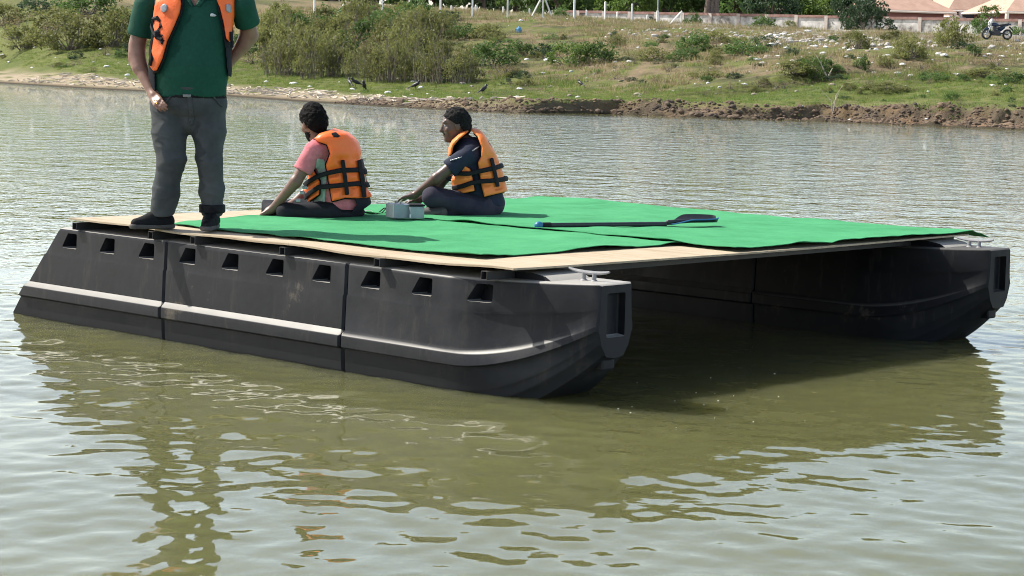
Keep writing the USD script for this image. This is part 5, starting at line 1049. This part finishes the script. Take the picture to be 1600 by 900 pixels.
POST_LAB = ['tall white fence post left of the braced post above the thicket', 'thin white fence post just right of the braced post above the thicket', 'white fence post, second to the right of the thicket brace', 'white fence post standing over the middle of the thicket top', 'white fence post over the right half of the thicket', 'white fence post at the right end of the thicket, first on open ground', 'white fence post just left of the post braced on both sides', 'white fence post just right of the post braced on both sides', 'white fence post in front of the left end of the wall', 'white fence post next left of the tall thin pole']
for (px, py, Y, h), lab in zip(FENCE, POST_LAB):
    P_ = at(px, py, Y); t = thing('fence_post', lab, 'fence post', P_, 0.2 * px, group=GP); obj('post', post_mesh(h), concrete, t, 25)
for i, (px, py, Y) in enumerate(FENCE2):
    P_ = at(px, py + 2, Y); t = thing('fence_post', f'short white post of the rear row, {["first", "second", "third", "fourth", "fifth", "sixth", "seventh", "eighth", "ninth"][i]} from the left', 'fence post', P_, 0.3 * px, group='short white posts of the rear row'); obj('post', post_mesh(0.75 if px > 900 else 0.55, 0.13), concrete, t, 25)
for px, py, Y, h, arms, lab in [(848, 24, 150, 1.5, ((-0.75, -17), (0.62, 14)), 'white fence post braced on both sides, middle of the crest'), (1064, 41, 150, 1.05, ((-0.95, -20),), 'last white fence post with one long brace on its left'), (549, 30, 150, 1.9, ((-1.25, -30), (1.0, 22)), 'white fence post braced on both sides above the thicket'), (379, 12, 152, 1.1, ((-0.55, 0), (0.6, 0)), 'white braced post beside the green sleeve of the standing person')]:
    P_ = at(px, py, Y); t = thing('fence_post', lab, 'fence post', P_); obj('post', post_mesh(h), concrete, t, 25)
    for dx, _ in arms: obj('brace', tube([(dx, -0.15, -0.05), (dx * 0.06, -0.06, h * 0.93)], 0.06, 4), concrete, t, 25)
P_ = at(1027, 38, 150); t = thing('pole', 'tall thin pole with a white lower part beside the end of the fence', 'pole', P_)
obj('pole_base', tube([(0, 0, -0.5), (0, 0, 0.95)], 0.09, 8), concrete, t, 40); obj('pole_shaft', tube([(0, 0, 0.95), (0, 0, 5.5)], 0.045, 8), mat('galvanised_pole', (0.35, 0.36, 0.36)), t, 40)
# compound wall of plastered panels between piers under a red-brown coping
plaster = usdkit.material(stage, '/World/Looks/stained_whitewash', {'g': ('geometry', {}), 'n': ('noise_texture', {'scale': 0.9, 'detail': 6.0, 'roughness': 0.7}), 'r': ('rgb_ramp', {'ramp': [(0.36, (0.16, 0.145, 0.13)), (0.47, (0.40, 0.385, 0.35)), (0.62, (0.62, 0.60, 0.56))]}), 'p': ('principled_bsdf', {'roughness': 0.9})},
    [('g.position', 'n.vector'), ('n.fac', 'r.fac'), ('r.color', 'p.base_color')], surface='p.BSDF')
coping_mat, pier_mat = mat('red_brown_coping', (0.20, 0.105, 0.085), (0.30, 0.18, 0.15), 2, 0.85, coord='world'), mat('weathered_pier', (0.36, 0.30, 0.26), (0.50, 0.45, 0.40), 2, 0.9, coord='world')
WA, WB = at(866, 15.5, 206), at(1650, 31, 172)
wall_o = (WA + WB) / 2; wdir = unit((WB - WA) * [1, 1, 0]); wnor = np.array([wdir[1], -wdir[0], 0]); wl = np.linalg.norm((WB - WA)[:2]); slope = (WB - WA)[2] / wl
cw = thing('compound_wall', 'long low whitewashed wall with red-brown coping along the top right', 'wall', wall_o)
NP = 17; seg = wl / NP
for i in range(NP + 1):
    c = wdir * (-wl / 2 + i * seg); zt = slope * (-wl / 2 + i * seg)
    Rm = rot_to(wdir, -wnor, [0, 0, 1])
    def wb(cx, cy, cz, sx, sy, sz):
        b = trimesh.creation.box((sx, sy, sz)); b.apply_transform(Rm); b.apply_translation(c + wdir * cx + wnor * cy + [0, 0, zt + cz]); return b
    obj('pier', wb(0, 0, -1.42, 0.34, 0.36, 2.8), pier_mat, cw)
    if i < NP:
        zt += slope * seg / 2
        obj('wall_panel', wb(seg / 2, 0, -1.60, seg - 0.36, 0.16, 2.75), plaster, cw); obj('coping', wb(seg / 2, 0.02, -0.11, seg - 0.35, 0.30, 0.22), coping_mat, cw)
# a narrow road with a pale kerb in front of the wall
road_mat, kerb_mat = mat('dusty_road', (0.20, 0.18, 0.155), (0.26, 0.235, 0.20), 0.7, 0.95, coord='world'), mat('grey_kerb_concrete', (0.42, 0.40, 0.37), (0.52, 0.50, 0.46), 1.5, 0.9, coord='world')
KP = [at(x, y, Y) for x, y, Y in ((1040, 40.5, 158), (1110, 42, 152), (1200, 44.5, 147), (1300, 46.5, 144), (1400, 48.5, 140), (1500, 52, 138), (1650, 57, 136))]
kerb = []
for i, (a, b) in enumerate(zip(KP[:-1], KP[1:])):
    d_ = unit((b - a) * [1, 1, 0]); n_ = np.array([-d_[1], d_[0], 0])
    kerb.append(np.array([a, b, a + n_ * 0.18, b + n_ * 0.18]))
v, f = [], []
for q in kerb:
    k = len(v); lo4 = q - [0, 0, 0.9]; v += list(q) + list(lo4); f += [(k, k + 1, k + 3), (k, k + 3, k + 2), (k + 4, k + 5, k + 1), (k + 4, k + 1, k), (k + 2, k + 3, k + 7), (k + 2, k + 7, k + 6)]
structure('road_kerb', (np.array(v), np.array(f)), kerb_mat)
Rd = []
for i, a in enumerate(KP):
    d_ = unit(((KP[min(i + 1, len(KP) - 1)] - KP[max(i - 1, 0)])) * [1, 1, 0]); n_ = np.array([-d_[1], d_[0], 0]); Rd += [a + n_ * 0.18 - [0, 0, 0.10], a + n_ * 5.5 - [0, 0, 0.10]]
structure('road', (np.array(Rd), grid_faces(len(KP), 2)[:, ::-1]), road_mat)
# houses behind the wall
roof_lit, maroon, cream, dark_in = mat('pale_terracotta_tiles', (0.40, 0.25, 0.18), (0.48, 0.31, 0.23), 1.2, 0.85, 0.3, 12, coord='object'), mat('maroon_plaster', (0.20, 0.085, 0.075), (0.25, 0.11, 0.10), 1.0, 0.85), mat('cream_trim', (0.72, 0.62, 0.52)), mat('dark_room', (0.02, 0.02, 0.025))
def slab(pts, th): 
    m = manifold3d.Manifold.hull_points(np.vstack([np.array(pts, float), np.array(pts, float) - [0, 0, th]]).astype(np.float64)); return trimesh.Trimesh(*meshkit.arrays(m)[:2], process=False)
def house(px, py_eave, Y, rz, w, d, eave_h, rise, lab, over=0.9, porch=False):
    e = at(px, py_eave, Y); base = e - [0, 0, eave_h]
    t = thing('house', lab, 'house', base, rz)
    zc = eave_h + 0.1
    obj('wall', box((0, 0, eave_h / 2 - 0.6), (w, d, eave_h + 1.2)), maroon, t)
    W_, D_ = w / 2 + over, d / 2 + over; rl = max(w - d, 0.6) / 2
    A, B_, C_, E_ = (-W_, -D_, zc), (W_, -D_, zc), (W_, D_, zc), (-W_, D_, zc); R1_, R2_ = (-rl, 0, zc + rise), (rl, 0, zc + rise)
    rf = obj('roof', slab([A, B_, R2_, R1_], 0.12), roof_lit, t); obj('roof', slab([B_, C_, R2_], 0.12), roof_lit, t); obj('roof', slab([C_, E_, R1_, R2_], 0.12), roof_lit, t); obj('roof', slab([E_, A, R1_], 0.12), roof_lit, t)
    for a, b in ((A, B_), (B_, C_), (E_, A)): obj('fascia', tube([np.array(a) - [0, 0, .13], np.array(b) - [0, 0, .13]], 0.11, 4), cream, t)
    for a in (A, B_): obj('eave_bracket', rbox((0.3, 0.3, 0.7), 0.02, (a[0] * 0.97, a[1] * 0.97, zc - 0.5)), cream, t)
    for x in np.linspace(-w * 0.32, w * 0.32, 3):
        wn = obj('window', box((x, -d / 2 - 0.01, eave_h * 0.52), (w * 0.16, 0.06, 1.2)), cream, t); obj('pane', box((x, -d / 2 - 0.05, eave_h * 0.52), (w * 0.13, 0.04, 1.05)), dark_in, wn)
    if porch:
        obj('porch_opening', box((0, -d / 2 - 0.02, eave_h * 0.5), (w * 0.8, 0.06, eave_h * 0.85)), dark_in, t)
        for x in (-w * 0.42, -w * 0.05, w * 0.42): obj('pillar', tube([(x, -d / 2 - 0.8, -1.0), (x, -d / 2 - 0.8, zc - 0.12)], 0.22, 12), cream, t, 40)
    return t
house(1398, 19, 216, 0.35, 7.5, 6.5, 3.0, 2.6, 'house with broad pale terracotta roof beside the tall dark tree')
house(1452, 27, 226, -0.5, 5.0, 5.0, 2.6, 1.6, 'maroon house wing in shade, right of the pale roof', over=0.7)
house(1515, 19, 230, 0.25, 7.0, 6.0, 2.8, 3.4, 'house with a pillared porch between two trees', porch=True)
house(1605, 22, 214, 0.3, 8.0, 7.0, 3.0, 2.6, 'house with pale terracotta roof at the top right corner')
# motorbike on the track
P_ = at(1557, 67.5, 122); mb = thing('motorbike', 'dark blue motorbike with white front cowl parked on the bank', 'motorbike', (P_[0], P_[1], gz_at(P_)), PI + 0.28)
tyre_m, blue_p, dark_metal, silver, white_p = mat('tyre_rubber', (0.012, 0.012, 0.012)), mat('dark_blue_paint', (0.010, 0.022, 0.050), rough=0.25, spec=0.6), mat('dark_engine', (0.03, 0.03, 0.033), rough=0.5), mat('brushed_silver', (0.45, 0.45, 0.46), rough=0.3, metallic=0.8), mat('white_plastic', (0.75, 0.76, 0.76), rough=0.35)
red_lens = mat('red_lens', (0.4, 0.02, 0.02), rough=0.2)
for wx in (0.66, -0.66):
    wh = obj('wheel', trimesh.creation.torus(0.255, 0.058, 28, 10).apply_transform(trimesh.transformations.rotation_matrix(PI / 2, [1, 0, 0])).apply_translation((wx, 0, 0.313)), tyre_m, mb, True)
    sp = [tube([(wx, 0, 0.313), (wx + 0.21 * math.cos(a), 0, 0.313 + 0.21 * math.sin(a))], 0.02, 5) for a in np.arange(5) * 2 * PI / 5] + [trimesh.creation.torus(0.205, 0.018, 24, 6).apply_transform(trimesh.transformations.rotation_matrix(PI / 2, [1, 0, 0])).apply_translation((wx, 0, 0.313)), trimesh.creation.cylinder(0.06, 0.12, sections=12).apply_transform(trimesh.transformations.rotation_matrix(PI / 2, [1, 0, 0])).apply_translation((wx, 0, 0.313))]
    obj('rim', cat(sp), silver, wh, 30)
hullm = lambda sph: trimesh.Trimesh(*meshkit.arrays(manifold3d.Manifold.batch_hull([manifold3d.Manifold.sphere(r_, 12).translate(tuple(map(float, c_))) for c_, r_ in sph]))[:2], process=False)
for sy in (-0.09, 0.09): obj('fork', tube([(0.66, sy, 0.313), (0.40, sy, 0.92)], 0.026, 8), silver, mb, 40)
obj('front_fender', hullm([((0.52, 0, 0.60), 0.05), ((0.66, 0, 0.65), 0.05), ((0.80, 0, 0.58), 0.045)]), blue_p, mb, 40)
obj('fuel_tank', hullm([((0.30, 0.07, 0.86), 0.10), ((0.30, -0.07, 0.86), 0.10), ((0.02, 0.05, 0.84), 0.09), ((0.02, -0.05, 0.84), 0.09), ((0.20, 0, 0.93), 0.07)]), blue_p, mb, 40)
obj('seat', hullm([((-0.02, 0.07, 0.80), 0.06), ((-0.02, -0.07, 0.80), 0.06), ((-0.45, 0.08, 0.86), 0.06), ((-0.45, -0.08, 0.86), 0.06), ((-0.72, 0, 0.92), 0.05)]), tyre_m, mb, 40)
obj('tail_cowl', hullm([((-0.30, 0.09, 0.76), 0.06), ((-0.30, -0.09, 0.76), 0.06), ((-0.82, 0, 0.90), 0.05)]), blue_p, mb, 40)
obj('engine', cat([rbox((0.40, 0.30, 0.30), 0.06, (0.06, 0, 0.42)), rbox((0.20, 0.22, 0.26), 0.04, (0.16, 0, 0.62))]), dark_metal, mb, 30)
obj('side_panel', hullm([((-0.05, 0.12, 0.68), 0.05), ((-0.05, -0.12, 0.68), 0.05), ((-0.40, 0.10, 0.70), 0.05), ((-0.40, -0.10, 0.70), 0.05), ((-0.20, 0, 0.52), 0.06)]), blue_p, mb, 40)
obj('belly_pan', hullm([((0.35, 0, 0.42), 0.08), ((-0.15, 0.1, 0.28), 0.05), ((0.3, 0.1, 0.30), 0.05), ((-0.15, -0.1, 0.28), 0.05), ((0.3, -0.1, 0.30), 0.05)]), dark_metal, mb, 40)
obj('front_cowl', hullm([((0.44, 0.08, 1.02), 0.07), ((0.44, -0.08, 1.02), 0.07), ((0.52, 0, 0.86), 0.07), ((0.36, 0, 1.16), 0.04)]), white_p, mb, 40)
obj('headlight', hullm([((0.54, 0.03, 0.96), 0.06), ((0.54, -0.03, 0.96), 0.06)]), silver, mb, 40)
obj('handlebar', tube([(0.22, -0.36, 1.06), (0.34, -0.2, 1.08), (0.36, 0, 1.05), (0.34, 0.2, 1.08), (0.22, 0.36, 1.06)], 0.018, 7), dark_metal, mb, True)
for sy in (-1, 1):
    m_ = obj('mirror', hullm([((0.28, sy * 0.36, 1.26), 0.03), ((0.28, sy * 0.44, 1.27), 0.03)]), dark_metal, mb, 40); obj('mirror_stem', tube([(0.28, sy * 0.24, 1.07), (0.28, sy * 0.36, 1.24)], 0.010, 5), dark_metal, m_, True)
obj('exhaust', tube([(0.20, -0.14, 0.30), (-0.2, -0.16, 0.30), (-0.75, -0.17, 0.48)], [0.025, 0.045, 0.06], 10), silver, mb, 40)
obj('swing_arm', cat([tube([(-0.10, sy, 0.42), (-0.66, sy, 0.313)], 0.03, 6) for sy in (-0.10, 0.10)]), dark_metal, mb, 30)
obj('rear_fender', hullm([((-0.80, 0, 0.74), 0.05), ((-0.98, 0, 0.58), 0.04)]), tyre_m, mb, 40); obj('tail_light', hullm([((-0.86, 0.04, 0.86), 0.03), ((-0.86, -0.04, 0.86), 0.03)]), red_lens, mb, 40)
# litter: crumpled white bags and scraps
lit = mat('white_litter', (0.52, 0.52, 0.50), (0.70, 0.70, 0.68), 8, 0.6, random=0.25)
for i in range(6):
    p = proto(f'litter_{i}'); m = trimesh.creation.icosphere(2, 1.0); q = m.vertices
    m.vertices = q * np.array([0.5, 0.38, 0.30]) * (0.55 + 0.9 * meshkit.fbm(q * 1.7 + i * 9, 3, i))[:, None] + [0, 0, 0.10]; obj('scrap', m, lit, p)
LG = 'white litter scattered over the far bank'
LIT = [(4, 89, 7), (14, 98, 6), (55, 75, 6), (87, 92, 4), (146, 97, 4), (157, 78, 7), (169, 86, 6), (50, 107, 5), (167, 106, 12), (201, 103, 5), (185, 99, 3), (152, 121, 6), (98, 117, 4), (199, 119, 8), (466, 117, 6), (416, 129, 7), (459, 132, 15), (484, 137, 7), (530, 130, 4), (413, 137, 3), (550, 141, 9), (606, 146, 14), (647, 129, 11), (658, 138, 8), (643, 149, 6), (668, 147, 5), (588, 151, 4), (733, 147, 5), (681, 158, 6), (735, 130, 3),
       (657, 138, 7), (807, 153, 10), (812, 141, 13), (903, 153, 9), (869, 126, 6), (771, 103, 4), (740, 88, 4), (850, 115, 10), (853, 96, 9), (866, 97, 7), (823, 94, 8), (814, 34, 7), (923, 100, 4), (892, 113, 7), (918, 122, 6), (961, 98, 12), (983, 98, 8), (962, 85, 4), (997, 75, 6), (1040, 88, 5), (973, 48, 5), (997, 36, 4), (850, 28, 5), (886, 32, 5),
       (1106, 130, 6), (1113, 136, 5), (1124, 141, 7), (1163, 133, 10), (1171, 115, 4), (1156, 127, 3), (1086, 131, 5), (1092, 125, 4), (1182, 94, 14), (1192, 100, 12), (1215, 89, 10), (1216, 102, 6), (1238, 97, 11), (1206, 72, 18), (1213, 68, 14), (1184, 73, 8), (1228, 76, 8), (1248, 52, 14), (1262, 50, 12), (1275, 54, 10), (1236, 56, 12), (1223, 55, 12), (1213, 57, 10), (1290, 75, 8), (1274, 74, 8), (1285, 84, 9), (1266, 65, 6), (1292, 63, 5), (1322, 75, 14), (1327, 80, 8), (1323, 93, 12), (1344, 94, 10), (1385, 88, 16), (1377, 90, 12), (1390, 77, 14), (1369, 79, 8), (1410, 103, 12), (1402, 117, 13), (1424, 121, 10), (1366, 115, 11), (1373, 122, 8), (1379, 127, 3), (1363, 103, 4), (1415, 135, 5), (1457, 95, 5), (1475, 90, 14), (1493, 119, 13), (1450, 145, 6), (1466, 85, 12), (1551, 135, 11), (1571, 136, 6), (1573, 109, 5), (1565, 91, 14), (1545, 89, 10), (1538, 89, 8), (1524, 59, 8), (1590, 66, 9), (1587, 52, 8), (1448, 184, 6), (1328, 187, 7), (1253, 180, 4), (1540, 40, 9), (1595, 28, 6), (1252, 90, 5), (1258, 105, 5)]
ra = np.random.default_rng(21)
for i in range(28):
    x = ra.uniform(780, 1600); LIT.append((x, np.interp(x, [780, 1200, 1600], [40, 60, 75]) + ra.uniform(0, 62), ra.uniform(2.2, 4.5)))
for i, (px, py, wpx) in enumerate(LIT):
    Y = ground_at(px, py); P_ = at(px, py, Y); s_ = wpx * Y / FPX
    copy(f'litter_{i % 6}', 'plastic_scrap', 'crumpled white plastic scrap lying on the far bank', 'plastic scrap', (P_[0], P_[1], gz_at(P_)), i * 1.7, (s_, s_, s_ * (0.9 if wpx < 10 else 0.6)), LG)
blue_l = mat('blue_plastic_bag', (0.05, 0.22, 0.42)); Y = ground_at(811, 50); P_ = at(811, 50, Y)
m = trimesh.creation.icosphere(2, 1.0); m.vertices = m.vertices * np.array([0.18, 0.15, 0.24]) * (0.6 + 0.8 * meshkit.fbm(m.vertices * 2, 3, 4))[:, None]; m.apply_translation((P_[0], P_[1], gz_at(P_) + 0.15)); tag(obj('plastic_bag', m, blue_l, None), 'blue plastic bag on the slope above the bright green bush', 'bag')
# crows on the grass
crow = mat('black_feathers', (0.008, 0.008, 0.010), rough=0.5)
p = proto('crow_bird')
obj('body', hullm([((0.09, 0, 0.22), 0.055), ((-0.02, 0, 0.17), 0.065), ((-0.12, 0, 0.13), 0.035)]), crow, p, True); obj('head', hullm([((0.14, 0, 0.30), 0.038), ((0.11, 0, 0.26), 0.04)]), crow, p, True); obj('beak', hullm([((0.17, 0, 0.30), 0.016), ((0.23, 0, 0.285), 0.005)]), crow, p, True)
obj('tail', hullm([((-0.12, 0.01, 0.13), 0.02), ((-0.27, 0.02, 0.07), 0.012), ((-0.27, -0.02, 0.07), 0.012)]), crow, p, True)
for sy in (-0.025, 0.025): obj('leg', tube([(0.0, sy, 0.13), (0.02, sy, 0.0)], 0.008, 5), crow, p, True)
for i, (px, py, s_, lab) in enumerate([(547, 139, 1.5, 'black crow on the grass, leftmost of a close pair'), (556, 138, 1.5, 'black crow on the grass, right one of a close pair'), (569, 143, 1.7, 'black crow on the grass just right of a pair'), (649, 142, 1.5, 'lone black crow on the grass below the thicket'), (755, 149, 1.5, 'black crow on the grass above the head of the profile sitter'), (907, 138, 1.2, 'small black crow on the grass left of the track')]):
    Y = ground_at(px, py); P_ = at(px, py, Y); copy('crow_bird', 'crow', lab, 'bird', (P_[0], P_[1], gz_at(P_)), i * 1.3 + 2.0, (s_, s_, s_))
# masses nobody could count: clods along the cut edge, rubble on the slope, sticks on the beach
def lumps_mesh(n, pick, size, seed, flat=0.7):
    r_ = np.random.default_rng(seed); vs, fs, k = [], [], 0
    base = [trimesh.creation.icosphere(1, 1.0) for _ in range(4)]
    for i, b in enumerate(base): b.vertices = b.vertices * (0.6 + 0.8 * meshkit.noise(b.vertices * 1.6 + i * 5 + seed, i))[:, None]
    for j in range(n):
        s_, t_ = pick(r_); x, y = xy(np.array([s_]), np.array([t_]))[0]; z = float(ground_st(s_, t_)) if n < 50 else None
        b = base[int(r_.integers(0, 4))]; sz = size * r_.lognormal(0, 0.45); a = r_.random() * 2 * PI
        R = np.array([[math.cos(a), -math.sin(a), 0], [math.sin(a), math.cos(a), 0], [0, 0, 1]])
        vs.append((b.vertices * sz * np.array([1.2, 0.9, flat])) @ R.T); fs.append(b.faces + k); k += len(b.vertices); vs[-1] = (vs[-1], s_, t_)
    S_, T_ = np.array([q[1] for q in vs]), np.array([q[2] for q in vs]); zz_ = ground_st(S_, T_); pp = xy(S_, T_)
    return np.vstack([q[0] + [pp[i, 0], pp[i, 1], zz_[i]] for i, q in enumerate(vs)]), np.vstack(fs)
mud = mat('dark_mud_clods', (0.060, 0.044, 0.032), (0.17, 0.115, 0.072), 0.7, 0.95, 0.6, 12, coord='world'); rub = mat('grey_rubble', (0.24, 0.22, 0.19), (0.48, 0.46, 0.43), 0.9, 0.9, 0.4, 12, coord='world')
tag(obj('mud_clods', lumps_mesh(4200, lambda r_: (r_.uniform(-12, 30), abs(r_.normal(0.8, 0.7))), 0.045, 31), mud), 'dark mud clods fallen along the eroded water edge', 'mud', kind='stuff')
s1, t1 = st(at(1270, 55, 122)); 
tag(obj('rubble', lumps_mesh(700, lambda r_: (s1 + r_.normal(0, 7), t1 + r_.normal(0, 3.0)), 0.075, 37), rub), 'grey and white rubble tipped over the crest of the slope', 'rubble', kind='stuff')
tag(obj('stones', lumps_mesh(900, lambda r_: (r_.uniform(-20, 32), r_.uniform(8, 40)), 0.055, 41), mat('brown_stones', (0.15, 0.12, 0.09), (0.30, 0.26, 0.21), 0.9, 0.9, 0.4, 12, coord='world')), 'scattered stones and clods over the rough slope', 'stones', kind='stuff')
def sticks(n, pick, seed):
    r_ = np.random.default_rng(seed); out = []
    st2 = [pick(r_) for _ in range(n)]; S_, T_ = np.array(st2).T; zz_ = ground_st(S_, T_); pp = xy(S_, T_)
    for i in range(n):
        L = r_.uniform(0.2, 0.9); a = r_.random() * PI; d_ = np.array([math.cos(a), math.sin(a), r_.normal(0, 0.12)]) * L / 2; c_ = np.array([pp[i, 0], pp[i, 1], zz_[i] + 0.05]); out.append(tube([c_ - d_, c_ + r_.normal(0, 0.04, 3), c_ + d_], [0.03, 0.035, 0.015], 4))
    return cat(out)
drift = mat('bleached_driftwood', (0.36, 0.30, 0.23), (0.50, 0.44, 0.36), 3, 0.9, coord='world')
tag(obj('driftwood', sticks(420, lambda r_: (r_.uniform(-55, -3), r_.uniform(0.5, 4.5)), 51), drift), 'bleached sticks and dry stalks along the sandy shore', 'driftwood', kind='stuff')
def bare(px, py, lab, pts):
    Y = ground_at(px, py); P_ = at(px, py, Y); t = thing('bare_branch', lab, 'branch', (P_[0], P_[1], gz_at(P_)))
    for l in pts: obj('limb', tube(l, np.linspace(0.05, 0.012, len(l)) * (0.45 if 'twig' in lab else 1.0), 5), drift, t, True)
bare(1290, 128, 'pale leaning bare stem under the bright green bush', [[(0.3, 0, -0.1), (0.0, 0, 0.3), (-0.25, 0, 0.8), (-0.5, 0, 1.2)], [(0.1, 0, 0.2), (0.3, 0.1, 0.6)]])
bare(1302, 172, 'thin bare arching twig above the cut bank', [[(0, 0, -0.1), (-0.1, 0, 0.5), (-0.5, 0, 0.9)], [(0, 0, 0), (0.1, 0.1, 0.7), (0.35, 0.1, 1.1)], [(-0.05, 0, 0.3), (0.2, 0, 0.8)]])
bare(480, 112, 'bare grey branches arching out of the left foot of the thicket', [[(0, 0, -0.1), (-0.4, 0, 0.9), (-1.3, 0, 1.7)], [(0.4, 0, -0.1), (0.2, 0, 1.2), (-0.3, 0, 2.0)], [(0.9, 0, -0.1), (1.0, 0, 1.3), (1.6, 0, 2.1)]])
# flecks of foam floating under the bow
r_ = np.random.default_rng(4); fm = []
for px, py in zip(r_.normal(1100, 70, 18), r_.normal(635, 24, 18)):
    q = at_z(px, py, 0); b = trimesh.creation.cylinder(0.0035 * r_.uniform(0.6, 1.7), 0.002, sections=7); b.apply_translation((q[0], q[1], float(waves(np.array([q[0]]), np.array([q[1]]))[0]) + 0.004)); fm.append(b)
tag(obj('foam_flecks', cat(fm), mat('white_foam', (0.8, 0.8, 0.78)), None, True), 'tiny white foam flecks on the shaded water between the bows', 'foam', kind='stuff')
